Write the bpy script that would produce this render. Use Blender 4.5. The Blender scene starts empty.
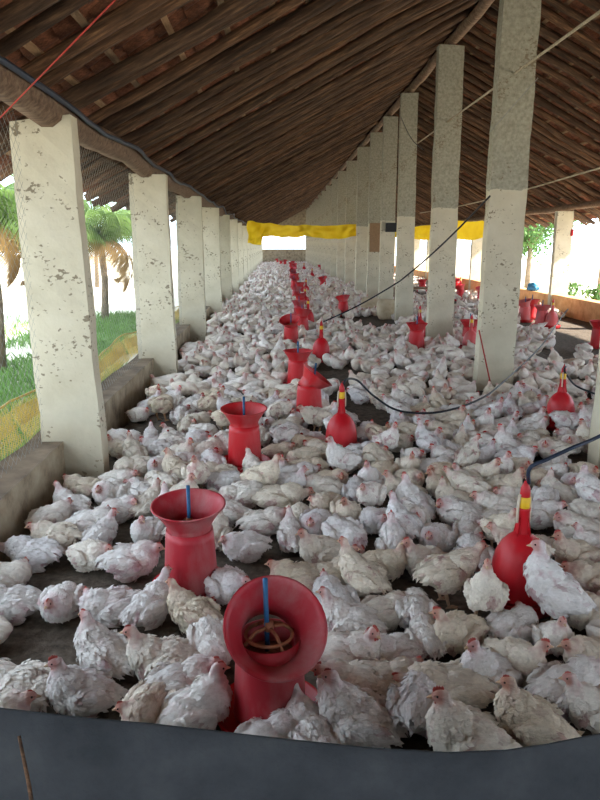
import bpy, bmesh, math, random
import numpy as np
from mathutils import Vector, Matrix, Euler, noise

random.seed(7); rng = np.random.default_rng(7)
S = bpy.context.scene
COL = S.collection
PI = math.pi

# ------------------------------------------------------------------ camera
F_PX, PITCH, YAW, CAM_H = 689.0, 0.2214, 0.0334, 1.55
cp, sp, cy, sy = math.cos(PITCH), math.sin(PITCH), math.cos(YAW), math.sin(YAW)
FWD = Vector((sy * cp, cy * cp, -sp)); RIGHT = Vector((cy, -sy, 0)); UP = RIGHT.cross(FWD)
CAM = Vector((0, 0, CAM_H))
cam_data = bpy.data.cameras.new('camera')
cam = bpy.data.objects.new('camera', cam_data); COL.objects.link(cam)
cam_data.sensor_fit = 'VERTICAL'; cam_data.sensor_height = 36.0
cam_data.lens = 36.0 * F_PX / 800.0
cam_data.clip_start = 0.05; cam_data.clip_end = 400
M = Matrix((RIGHT, UP, -FWD)).transposed().to_4x4(); M.translation = CAM
cam.matrix_world = M
S.camera = cam

# ------------------------------------------------------------------ world, sun, exposure
world = bpy.data.worlds.new('sky'); S.world = world; world.use_nodes = True
bg = world.node_tree.nodes['Background']
bg.inputs['Color'].default_value = (0.72, 0.86, 1.0, 1)
bg.inputs['Strength'].default_value = 5.0
sun_d = bpy.data.lights.new('sun', 'SUN'); sun_d.energy = 22.0; sun_d.angle = math.radians(1.0)
sun_d.color = (1.0, 0.93, 0.82)
sun = bpy.data.objects.new('sun', sun_d); COL.objects.link(sun)
SUN_DIR = Vector((-0.72, 0.20, -0.66)).normalized()          # from the right, high up
sun.rotation_euler = SUN_DIR.to_track_quat('-Z', 'Y').to_euler()
sun.location = (20, 0, 30)
S.view_settings.view_transform = 'Standard'; S.view_settings.look = 'None'
S.view_settings.gamma = 1.0; S.view_settings.use_curve_mapping = False
S.view_settings.exposure = 0.0
S.cycles.use_denoising = True
S.cycles.max_bounces = 10; S.cycles.diffuse_bounces = 7; S.cycles.sample_clamp_indirect = 20

# ------------------------------------------------------------------ pixel helpers
def ray(px, py):
    return RIGHT * ((px - 300) / F_PX) - UP * ((py - 400) / F_PX) + FWD
def gz(px, py, z=0.0):
    d = ray(px, py); t = (z - CAM_H) / d.z; return CAM + d * t
def gx(px, py, X):
    d = ray(px, py); return CAM + d * (X / d.x)
def gy(px, py, Y):
    d = ray(px, py); return CAM + d * (Y / d.y)
def proj(P):
    d = Vector(P) - CAM; w = d.dot(FWD)
    if w < 0.05: return (-9999, -9999, w)
    return (300 + F_PX * d.dot(RIGHT) / w, 400 - F_PX * d.dot(UP) / w, w)

# ------------------------------------------------------------------ node materials
def mat(name, rough=0.8):
    m = bpy.data.materials.new(name); m.use_nodes = True
    nt = m.node_tree; b = nt.nodes['Principled BSDF']
    b.inputs['Roughness'].default_value = rough
    b.inputs['Specular IOR Level'].default_value = 0.3
    return m, nt, b
def N(nt, t, **kw):
    n = nt.nodes.new(t)
    for k, v in kw.items():
        if k.startswith('i_'):
            n.inputs[k[2:].replace('_', ' ')].default_value = v
        else: setattr(n, k, v)
    return n
def coords(nt, kind='Object', scale=(1, 1, 1)):
    tc = N(nt, 'ShaderNodeTexCoord'); mp = N(nt, 'ShaderNodeMapping')
    mp.inputs['Scale'].default_value = scale
    nt.links.new(tc.outputs[kind], mp.inputs['Vector']); return mp.outputs['Vector']
def nz(nt, vec, scale, detail=4, rough=0.6):
    n = N(nt, 'ShaderNodeTexNoise'); n.inputs['Scale'].default_value = scale
    n.inputs['Detail'].default_value = detail; n.inputs['Roughness'].default_value = rough
    if vec: nt.links.new(vec, n.inputs['Vector'])
    return n.outputs['Fac']
def ramp(nt, fac, stops):
    r = N(nt, 'ShaderNodeValToRGB'); e = r.color_ramp.elements
    while len(e) < len(stops): e.new(0.5)
    for i, (p, c) in enumerate(stops):
        e[i].position = p; e[i].color = (c[0], c[1], c[2], 1)
    nt.links.new(fac, r.inputs['Fac']); return r.outputs['Color']
def mix(nt, fac, a, b, mode='MIX'):
    m = N(nt, 'ShaderNodeMix', data_type='RGBA', blend_type=mode)
    for s, v in ((0, fac), (6, a), (7, b)):
        if hasattr(v, 'is_linked'): nt.links.new(v, m.inputs[s])
        elif s == 0: m.inputs[s].default_value = v
        else: m.inputs[s].default_value = (v[0], v[1], v[2], 1)
    return m.outputs[2]
def bump(nt, b, h, strength=0.4, dist=0.01):
    n = N(nt, 'ShaderNodeBump'); n.inputs['Strength'].default_value = strength
    n.inputs['Distance'].default_value = dist
    nt.links.new(h, n.inputs['Height']); nt.links.new(n.outputs['Normal'], b.inputs['Normal'])
def objrand(nt):
    return N(nt, 'ShaderNodeObjectInfo').outputs['Random']

def m_plain(name, col, rough=0.6, var=0.12, scale=30, spec=0.3, bmp=0.0):
    m, nt, b = mat(name, rough); v = coords(nt)
    n = nz(nt, v, scale)
    lo = tuple(c * (1 - var) for c in col); hi = tuple(min(1, c * (1 + var)) for c in col)
    nt.links.new(ramp(nt, n, [(0.3, lo), (0.7, hi)]), b.inputs['Base Color'])
    b.inputs['Specular IOR Level'].default_value = spec
    if bmp: bump(nt, b, n, bmp, 0.005)
    return m
def m_wood(name, dark, mid, light, sc=(1.2, 14, 14)):
    m, nt, b = mat(name, 0.85); v = coords(nt, 'Object', sc)
    n = nz(nt, v, 3.0, 6, 0.65); c = ramp(nt, n, [(0.28, dark), (0.52, mid), (0.78, light)])
    r = ramp(nt, objrand(nt), [(0.0, (0.62, 0.6, 0.6)), (0.6, (1, 1, 1)), (1.0, (1.35, 1.22, 1.1))])
    nt.links.new(mix(nt, 1.0, c, r, 'MULTIPLY'), b.inputs['Base Color'])
    bump(nt, b, n, 0.7, 0.02); return m
MW_RAFT = m_wood('rafter_wood', (0.022, 0.013, 0.008), (0.09, 0.05, 0.029), (0.29, 0.17, 0.09))
MW_BEAM = m_wood('beam_wood', (0.10, 0.06, 0.04), (0.24, 0.155, 0.10), (0.42, 0.30, 0.20), (1.5, 9, 9))
MW_BATT = m_wood('batten_wood', (0.14, 0.09, 0.05), (0.26, 0.17, 0.10), (0.40, 0.28, 0.16), (9, 1.5, 9))
def m_tile():
    m, nt, b = mat('clay_tile', 0.9); v = coords(nt, 'Object')
    n = nz(nt, v, 9, 5); c = ramp(nt, n, [(0.3, (0.10, 0.040, 0.024)), (0.6, (0.24, 0.095, 0.052)), (0.85, (0.40, 0.2, 0.11))])
    g = nz(nt, coords(nt, 'Generated'), 14, 2)
    c2 = mix(nt, 1.0, c, ramp(nt, g, [(0.35, (0.6, 0.6, 0.6)), (0.65, (1.25, 1.2, 1.15))]), 'MULTIPLY')
    nt.links.new(c2, b.inputs['Base Color']); bump(nt, b, n, 0.5, 0.01); return m
M_TILE = m_tile()
def m_post(name, split):
    m, nt, b = mat(name, 0.9); v = coords(nt, 'Object')
    big = nz(nt, v, 2.2, 5); fine = nz(nt, v, 28, 5)
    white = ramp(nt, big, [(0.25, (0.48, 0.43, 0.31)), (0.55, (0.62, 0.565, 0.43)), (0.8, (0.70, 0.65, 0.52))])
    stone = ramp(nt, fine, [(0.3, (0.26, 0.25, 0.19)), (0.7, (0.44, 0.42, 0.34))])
    sx = N(nt, 'ShaderNodeSeparateXYZ'); nt.links.new(v, sx.inputs[0])
    ad = N(nt, 'ShaderNodeMath', operation='MULTIPLY_ADD'); nt.links.new(big, ad.inputs[0])
    ad.inputs[1].default_value = 0.25; nt.links.new(sx.outputs['Z'], ad.inputs[2])
    col = white
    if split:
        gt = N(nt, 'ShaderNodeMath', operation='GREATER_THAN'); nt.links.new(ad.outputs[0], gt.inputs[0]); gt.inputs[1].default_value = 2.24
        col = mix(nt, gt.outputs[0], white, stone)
    # flaked paint: clustered dark chips
    chip = nz(nt, coords(nt, 'Object', (1, 1, 1.5)), 24, 3, 0.55); clus = nz(nt, v, 2.6, 2)
    mu = N(nt, 'ShaderNodeMath', operation='MULTIPLY'); nt.links.new(chip, mu.inputs[0]); nt.links.new(clus, mu.inputs[1])
    cm = ramp(nt, mu.outputs[0], [(0.335, (0, 0, 0)), (0.365, (1, 1, 1))])
    col = mix(nt, cm, col, (0.24, 0.20, 0.14))
    # splashed dirt at the foot
    ft = ramp(nt, ad.outputs[0], [(0.12, (1, 1, 1)), (0.55, (0, 0, 0))])
    col = mix(nt, mix(nt, 1.0, ft, (0.5, 0.5, 0.5), 'MULTIPLY'), col, (0.36, 0.28, 0.19))
    nt.links.new(col, b.inputs['Base Color']); bump(nt, b, fine, 0.35, 0.012); return m
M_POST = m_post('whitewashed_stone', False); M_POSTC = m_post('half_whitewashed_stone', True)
def m_wall(name, a, c, d, sc=5):
    m, nt, b = mat(name, 0.92); v = coords(nt, 'Object'); n = nz(nt, v, sc, 6, 0.65)
    nt.links.new(ramp(nt, n, [(0.3, a), (0.5, c), (0.75, d)]), b.inputs['Base Color']); bump(nt, b, n, 0.5, 0.02); return m
M_LOWWALL = m_wall('dirty_plaster', (0.16, 0.12, 0.08), (0.36, 0.29, 0.20), (0.50, 0.43, 0.31))
M_WALLTOP = m_wall('wall_cap_dirt', (0.09, 0.065, 0.045), (0.17, 0.125, 0.085), (0.26, 0.19, 0.13))
M_ORANGE = m_wall('orange_plaster', (0.50, 0.25, 0.10), (0.66, 0.36, 0.16), (0.74, 0.46, 0.25))
M_LITTER = m_wall('litter_floor', (0.045, 0.034, 0.026), (0.105, 0.082, 0.062), (0.19, 0.155, 0.12), 22)
def m_ground():
    m, nt, b = mat('sunny_soil', 0.95); v = coords(nt, 'Object'); n = nz(nt, v, 1.1, 6)
    nt.links.new(ramp(nt, n, [(0.3, (0.46, 0.41, 0.31)), (0.7, (0.66, 0.61, 0.50))]), b.inputs['Base Color']); return m
M_GROUND = m_ground()
def m_leaf(name, a, c, trans=0.35):
    m, nt, b = mat(name, 0.6)
    col = ramp(nt, nz(nt, coords(nt), 2.5, 3), [(0.3, a), (0.7, c)])
    nt.links.new(col, b.inputs['Base Color'])
    t = N(nt, 'ShaderNodeBsdfTranslucent'); nt.links.new(col, t.inputs['Color'])
    ms = N(nt, 'ShaderNodeMixShader'); ms.inputs[0].default_value = trans
    nt.links.new(b.outputs[0], ms.inputs[1]); nt.links.new(t.outputs[0], ms.inputs[2])
    nt.links.new(ms.outputs[0], nt.nodes['Material Output'].inputs['Surface']); return m
M_GRASS = m_leaf('grass_blade', (0.10, 0.20, 0.045), (0.22, 0.36, 0.11))
M_PALM = m_leaf('palm_leaf', (0.07, 0.14, 0.04), (0.19, 0.28, 0.08))
M_DRYPALM = m_leaf('dry_palm_leaf', (0.26, 0.15, 0.06), (0.42, 0.27, 0.11))
M_TREE = m_leaf('tree_leaf', (0.05, 0.12, 0.03), (0.14, 0.26, 0.07))
M_TARP = m_leaf('yellow_tarpaulin', (0.80, 0.52, 0.01), (0.90, 0.66, 0.03), 0.5)
M_NET = m_leaf('yellow_net', (0.52, 0.37, 0.08), (0.68, 0.52, 0.17), 0.3)
M_BARK = m_plain('bark', (0.22, 0.17, 0.12), 0.9, 0.4, 8)
def m_red(name, col, dust):
    m, nt, b = mat(name, 0.38); v = coords(nt, 'Object', (1, 1, 0.35))
    n = nz(nt, v, 11, 6, 0.7); n2 = nz(nt, coords(nt), 3.5, 2)
    mu = N(nt, 'ShaderNodeMath', operation='MULTIPLY'); nt.links.new(n, mu.inputs[0]); nt.links.new(n2, mu.inputs[1])
    d = ramp(nt, mu.outputs[0], [(0.2, (0, 0, 0)), (0.45, (dust, dust, dust))])
    nt.links.new(mix(nt, d, col, (0.42, 0.24, 0.23)), b.inputs['Base Color'])
    b.inputs['Specular IOR Level'].default_value = 0.35
    rr = ramp(nt, n, [(0.3, (0.3,) * 3), (0.7, (0.6,) * 3)]); nt.links.new(rr, b.inputs['Roughness']); return m
M_RED = m_red('red_plastic', (0.52, 0.012, 0.018), 0.35)
M_REDF = m_red('faded_red_plastic', (0.42, 0.022, 0.035), 0.7)
M_BELL = m_red('bell_red_plastic', (0.50, 0.008, 0.016), 0.15)
M_PINK = m_red('pinkish_plastic', (0.62, 0.10, 0.10), 0.8)
M_BLUE = m_plain('blue_rod', (0.02, 0.10, 0.22), 0.5)
M_SPIDER = m_plain('rusty_bracket', (0.32, 0.12, 0.06), 0.7, 0.3)
M_YEL = m_plain('yellow_valve', (0.75, 0.45, 0.02), 0.45)
M_CLIP = m_plain('pale_clip', (0.62, 0.52, 0.40), 0.5)
M_HOSE = m_plain('black_hose', (0.012, 0.014, 0.02), 0.45)
M_HOSEB = m_plain('dark_blue_hose', (0.02, 0.03, 0.055), 0.45)
M_ROPE = m_plain('pale_rope', (0.42, 0.36, 0.26), 0.9, 0.3, 60)
M_REDWIRE = m_plain('red_wire', (0.35, 0.03, 0.02), 0.6)
M_WIRE = m_plain('galvanised_wire', (0.30, 0.30, 0.28), 0.5)
M_SHEET = m_wall('grey_sheet', (0.024, 0.026, 0.029), (0.036, 0.038, 0.042), (0.056, 0.058, 0.060), 7)
M_SACK = m_wall('beige_sack', (0.44, 0.34, 0.22), (0.55, 0.45, 0.31), (0.64, 0.54, 0.40), 6)
M_CARD = m_plain('brown_board', (0.30, 0.19, 0.11), 0.85)
M_BLACKBOX = m_plain('black_plastic', (0.02, 0.02, 0.022), 0.5)
M_BLUEBAG = m_plain('blue_bag', (0.05, 0.22, 0.40), 0.6, 0.3, 14)
M_BEAK = m_plain('beak_horn', (0.55, 0.36, 0.22), 0.5)
M_COMB = m_plain('comb_skin', (0.42, 0.075, 0.06), 0.6, 0.3, 60)
M_EYE = m_plain('eye_black', (0.015, 0.01, 0.008), 0.2, spec=0.5)
M_LEG = m_plain('leg_skin', (0.55, 0.36, 0.24), 0.6, 0.2, 60)
def m_bird():
    m, nt, b = mat('feathers', 0.95); b.inputs['Specular IOR Level'].default_value = 0.1
    a = N(nt, 'ShaderNodeVertexColor', layer_name='Col')
    r = ramp(nt, objrand(nt), [(0.0, (0.97, 0.97, 1.0)), (0.40, (1, 0.985, 0.97)), (0.70, (0.97, 0.92, 0.82)), (1.0, (0.88, 0.79, 0.64))])
    v = coords(nt, 'Object', (14, 34, 34)); n = nz(nt, v, 2.2, 5, 0.7)
    c = mix(nt, 1.0, a.outputs['Color'], r, 'MULTIPLY')
    c = mix(nt, 1.0, c, ramp(nt, n, [(0.3, (0.86, 0.84, 0.83)), (0.6, (1.03, 1.03, 1.03))]), 'MULTIPLY')
    nt.links.new(c, b.inputs['Base Color']); bump(nt, b, n, 0.8, 0.008); return m
M_BIRD = m_bird()

# ------------------------------------------------------------------ mesh building
class MB:
    def __init__(s): s.v = []; s.f = []; s.m = []
    def add(s, vs, fs, mi=0):
        o = len(s.v); s.v += [tuple(x) for x in vs]
        s.f += [tuple(i + o for i in f) for f in fs]; s.m += [mi] * len(fs); return s
    def box(s, lo, hi, mi=0):
        x0, y0, z0 = lo; x1, y1, z1 = hi
        return s.add([(x0, y0, z0), (x1, y0, z0), (x1, y1, z0), (x0, y1, z0), (x0, y0, z1), (x1, y0, z1), (x1, y1, z1), (x0, y1, z1)],
                     [(0, 3, 2, 1), (4, 5, 6, 7), (0, 1, 5, 4), (1, 2, 6, 5), (2, 3, 7, 6), (3, 0, 4, 7)], mi)
    def tube(s, pts, rad, n=8, mi=0, cap=True):
        pts = [Vector(p) for p in pts]; k = len(pts)
        if not hasattr(rad, '__len__'): rad = [rad] * k
        vs = []; prev = None
        for i, p in enumerate(pts):
            t = (pts[min(i + 1, k - 1)] - pts[max(i - 1, 0)]).normalized()
            if prev is None:
                ref = Vector((0, 0, 1)) if abs(t.z) < 0.9 else Vector((1, 0, 0))
                u = t.cross(ref).normalized()
            else:
                u = (prev - t * prev.dot(t)).normalized()
            prev = u; w = t.cross(u)
            for j in range(n):
                a = 2 * PI * j / n; vs.append(p + (u * math.cos(a) + w * math.sin(a)) * rad[i])
        fs = [(i * n + j, i * n + (j + 1) % n, (i + 1) * n + (j + 1) % n, (i + 1) * n + j) for i in range(k - 1) for j in range(n)]
        if cap: fs += [tuple(range(n))[::-1], tuple(range((k - 1) * n, k * n))]
        return s.add(vs, fs, mi)
    def lathe(s, prof, n=28, mi=0, mtx=None, close=False):
        vs = []; k = len(prof)
        for r, z in prof:
            for j in range(n):
                a = 2 * PI * j / n; p = Vector((r * math.cos(a), r * math.sin(a), z)); vs.append(mtx @ p if mtx else p)
        rows = k if close else k - 1
        fs = [(i * n + j, i * n + (j + 1) % n, ((i + 1) % k) * n + (j + 1) % n, ((i + 1) % k) * n + j) for i in range(rows) for j in range(n)]
        return s.add(vs, fs, mi)
    def mesh(s, name, mats, smooth=True):
        me = bpy.data.meshes.new(name); me.from_pydata(s.v, [], s.f)
        for m in (mats if isinstance(mats, (list, tuple)) else [mats]): me.materials.append(m)
        if any(s.m): me.polygons.foreach_set('material_index', s.m)
        if smooth: me.polygons.foreach_set('use_smooth', [True] * len(s.f))
        me.update(); return me
    def build(s, name, mats, parent=None, smooth=True, **kw):
        return link(name, s.mesh(name, mats, smooth), parent, **kw)
def link(name, data, parent=None, loc=None, rot=None, mtx=None):
    o = bpy.data.objects.new(name, data); COL.objects.link(o)
    if parent: o.parent = parent
    if mtx is not None: o.matrix_basis = mtx
    if loc is not None: o.location = loc
    if rot is not None: o.rotation_euler = rot
    return o
def tag(o, label=None, cat=None, group=None, kind=None):
    if label: o['label'] = label
    if cat: o['category'] = cat
    if group: o['group'] = group
    if kind: o['kind'] = kind
    return o
def empty(name, loc=(0, 0, 0), rz=0):
    o = bpy.data.objects.new(name, None); COL.objects.link(o); o.location = loc; o.rotation_euler = (0, 0, rz); o.empty_display_size = 0.1
    return o
def fast_mesh(name, V, Fq, mats, colors=None, smooth=True):
    """big joined meshes from arrays; Fq is (n,3) or (n,4)"""
    me = bpy.data.meshes.new(name); k = Fq.shape[1]
    me.vertices.add(len(V)); me.vertices.foreach_set('co', V.astype(np.float32).ravel())
    me.loops.add(Fq.size); me.loops.foreach_set('vertex_index', Fq.astype(np.int32).ravel())
    me.polygons.add(len(Fq)); me.polygons.foreach_set('loop_start', np.arange(0, Fq.size, k, dtype=np.int32))
    if smooth: me.polygons.foreach_set('use_smooth', np.ones(len(Fq), dtype=bool))
    for m in mats: me.materials.append(m)
    me.update(calc_edges=True)
    if colors is not None:
        a = me.color_attributes.new('Col', 'FLOAT_COLOR', 'POINT')
        a.data.foreach_set('color', np.c_[colors, np.ones(len(colors))].astype(np.float32).ravel())
    return me

ORD = ['nearest', 'second', 'third', 'fourth', 'fifth', 'sixth', 'seventh', 'eighth', 'ninth', 'tenth', 'eleventh', 'twelfth',
       'thirteenth', 'fourteenth', 'fifteenth', 'sixteenth', 'seventeenth', 'eighteenth', 'nineteenth', 'twentieth']

# ------------------------------------------------------------------ layout numbers
Y_END = 60.0; Y_BACK = -1.6
XL, XR = -1.39, 6.62                     # eave beam lines
XRIDGE, ZRIDGE, ZEAVE = 2.62, 4.62, 2.50 # rafter centre lines
SL = (ZRIDGE - ZEAVE) / (XRIDGE - XL); ANG = math.atan(SL)
POST_L = [1.02 + 3.43 * i for i in range(18) if 1.02 + 3.43 * i < Y_END]
POST_C = [(gz(599, 471).x, gz(599, 471).y), (2.19, 7.31), (2.42, 10.89), (2.45, 14.12), (2.46, 16.6), (2.47, 18.9)] + [(2.46, 21.6 + 3.43 * i) for i in range(12) if 21.6 + 3.43 * i < Y_END]
POST_R = [2.3 + 3.43 * i for i in range(18) if 2.3 + 3.43 * i < Y_END]

# ------------------------------------------------------------------ ground and floor
def ground():
    mb = MB(); n = 40
    xs = np.linspace(-45, 50, n); ys = np.linspace(-20, 110, n)
    vs = [(x, y, -0.16 + 0.05 * noise.noise((x * .3, y * .3, 0))) for x in xs for y in ys]
    mb.add(vs, [(i * n + j, (i + 1) * n + j, (i + 1) * n + j + 1, i * n + j + 1) for i in range(n - 1) for j in range(n - 1)])
    tag(mb.build('ground', M_GROUND), 'bright sunlit bare soil outside the shed', 'ground', kind='structure')
    nx, ny = 90, 160
    xs = np.linspace(XL + .05, XR - .05, nx); ys = np.concatenate([np.linspace(Y_BACK, 9, 120), np.linspace(9.6, Y_END, ny - 120)])
    vs = [(x, y, 0.012 * noise.noise((x * 4, y * 4, 3)) + 0.008 * noise.noise((x * 13, y * 13, 8)) - 0.008) for x in xs for y in ys]
    mb = MB(); mb.add(vs, [(i * ny + j, (i + 1) * ny + j, (i + 1) * ny + j + 1, i * ny + j + 1) for i in range(nx - 1) for j in range(ny - 1)])
    tag(mb.build('floor', M_LITTER), 'dark brown litter floor under the crowd of white chickens', 'floor', kind='structure')
ground()

# ------------------------------------------------------------------ low walls and end walls
def rough_box(lo, hi, seg, amp, seed, mi_top=None):
    bm = bmesh.new(); bmesh.ops.create_cube(bm, size=1)
    lo = Vector(lo); hi = Vector(hi); d = hi - lo
    for v in bm.verts: v.co = Vector((lo[i] + (v.co[i] + .5) * d[i] for i in range(3)))
    for ax in range(3):
        cuts = max(0, int(d[ax] / seg) - 1)
        for k in range(cuts):
            co = lo.copy(); co[ax] += d[ax] * (k + 1) / (cuts + 1); no = Vector((0, 0, 0)); no[ax] = 1
            bmesh.ops.bisect_plane(bm, geom=bm.verts[:] + bm.edges[:] + bm.faces[:], plane_co=co, plane_no=no)
    bm.normal_update()
    for v in bm.verts:
        q = v.co * 3.1 + Vector((seed * 7.3, seed * 3.1, 0)); q2 = v.co * 11 + Vector((seed, 0, seed))
        v.co += v.normal * amp * (noise.noise(q) + 0.6 * noise.noise(q2))
    if mi_top is not None:
        for f in bm.faces:
            if f.normal.z > .7: f.material_index = mi_top
    return bm
def bm_obj(name, bm, mats, parent=None, smooth=False):
    me = bpy.data.meshes.new(name); bm.to_mesh(me); bm.free()
    for m in mats: me.materials.append(m)
    if smooth: me.polygons.foreach_set('use_smooth', [True] * len(me.polygons))
    return link(name, me, parent)
o = bm_obj('wall_left', rough_box((-1.66, Y_BACK, -.2), (-1.42, Y_END, .28), .35, .018, 1, 1), [M_LOWWALL, M_WALLTOP])
tag(o, 'low dirty plastered wall linking the left pillars, dark dirt along its top', 'wall', kind='structure')
o = bm_obj('wall_right', rough_box((6.42, Y_BACK, -.2), (6.72, Y_END, .42), .45, .018, 2), [M_ORANGE])
tag(o, 'low orange plastered wall along the sunny right side of the shed', 'wall', kind='structure')
def gable(name, y0, y1, sill, head, label):
    mb = MB()
    for a, b_ in ((XL - .2, XRIDGE), (XRIDGE, XR + .1)):
        mb.box((a, y0, -.2), (b_, y1, sill))
    def zr(x): return ZRIDGE + .12 - SL * abs(x - XRIDGE)
    for a, b_ in ((XL - .2, XRIDGE), (XRIDGE, XR + .1)):
        za, zb = max(zr(a), head), max(zr(b_), head)
        mb.add([(a, y0, head), (b_, y0, head), (b_, y0, zb), (a, y0, za), (a, y1, head), (b_, y1, head), (b_, y1, zb), (a, y1, za)],
               [(0, 1, 2, 3), (7, 6, 5, 4), (0, 4, 5, 1), (2, 6, 7, 3), (0, 3, 7, 4), (1, 5, 6, 2)])
    return tag(mb.build(name, M_LOWWALL, smooth=False), label, 'wall', kind='structure')
gable('wall_back', Y_END, Y_END + .2, 1.2, 2.45, 'far end wall of the shed with a bright wide opening')
gable('wall_front', Y_BACK - .2, Y_BACK, 1.0, 2.1, 'plastered gable end of the shed at the camera end')

# ------------------------------------------------------------------ pillars
def pillar(x0, x1, y, d, h, seed, m, label, group, slant=0.0, lean=0.0):
    w = (x1 - x0)
    bm = rough_box((-w / 2, -d / 2, -.15), (w / 2, d / 2, h), .085 if y < 12 else .3, .011, seed)
    for v in bm.verts:
        t = max(0, v.co.z / h)
        v.co.x *= 1.06 - 0.08 * t
        v.co.x += lean * t + 0.012 * noise.noise((seed, v.co.z * 1.4, 2))
        if v.co.z > h - .1: v.co.z += slant * v.co.x
    o = bm_obj('pillar', bm, [m]); o.location = ((x0 + x1) / 2, y + d / 2, 0)
    return tag(o, label, 'pillar', group)
for i, y in enumerate(POST_L):
    w = .40 + .03 * random.uniform(-1, 1)
    lab = 'whitewashed stone pillar at the left end, just outside the picture' if i == 0 else \
          ['', 'widest whitewashed stone pillar with flaked paint, nearest in the left row', 'whitewashed stone pillar second nearest in the left row, beside the low wall end'][i] if i < 3 else \
          'whitewashed stone pillar, %s from the camera in the left row' % ORD[i - 1]
    pillar(-1.18 - w, -1.18, y, .15, 2.3, i + 1, M_POST, lab, 'pillars of the left row', 0.12 if i == 1 else random.uniform(-.05, .05), -.05 if i == 1 else random.uniform(-.02, .02))
for i, (x, y) in enumerate(POST_C):
    w = (.40, .37, .38, .33, .32, .35)[i] if i < 6 else .36
    lab = ['tall centre pillar cut off by the right edge of the picture', 'tallest thick centre pillar, white below and grey above, right of the drinkers',
           'tall centre pillar second from the camera, its grey top under the ridge', 'tall centre pillar third from the camera, beside the beige sack',
           'tall centre pillar carrying a small black box', 'tall centre pillar with a brown board fixed to it'][i] if i < 6 else \
          'tall centre pillar, %s from the camera under the ridge' % ORD[i - 1]
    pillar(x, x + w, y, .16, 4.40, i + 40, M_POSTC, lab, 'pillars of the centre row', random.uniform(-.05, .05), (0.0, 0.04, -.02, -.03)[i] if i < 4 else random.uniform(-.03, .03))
for i, y in enumerate(POST_R):
    if i < 2: continue
    pillar(6.40, 6.40 + .38, y, .16, 2.3, i + 70, M_POST,
           'sunlit white pillar rising from the orange wall, right edge of the picture' if abs(y - 16.02) < .2 else 'whitewashed pillar, %s in the row on the orange wall' % ORD[i],
           'pillars of the right row', 0, 0)

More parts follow.
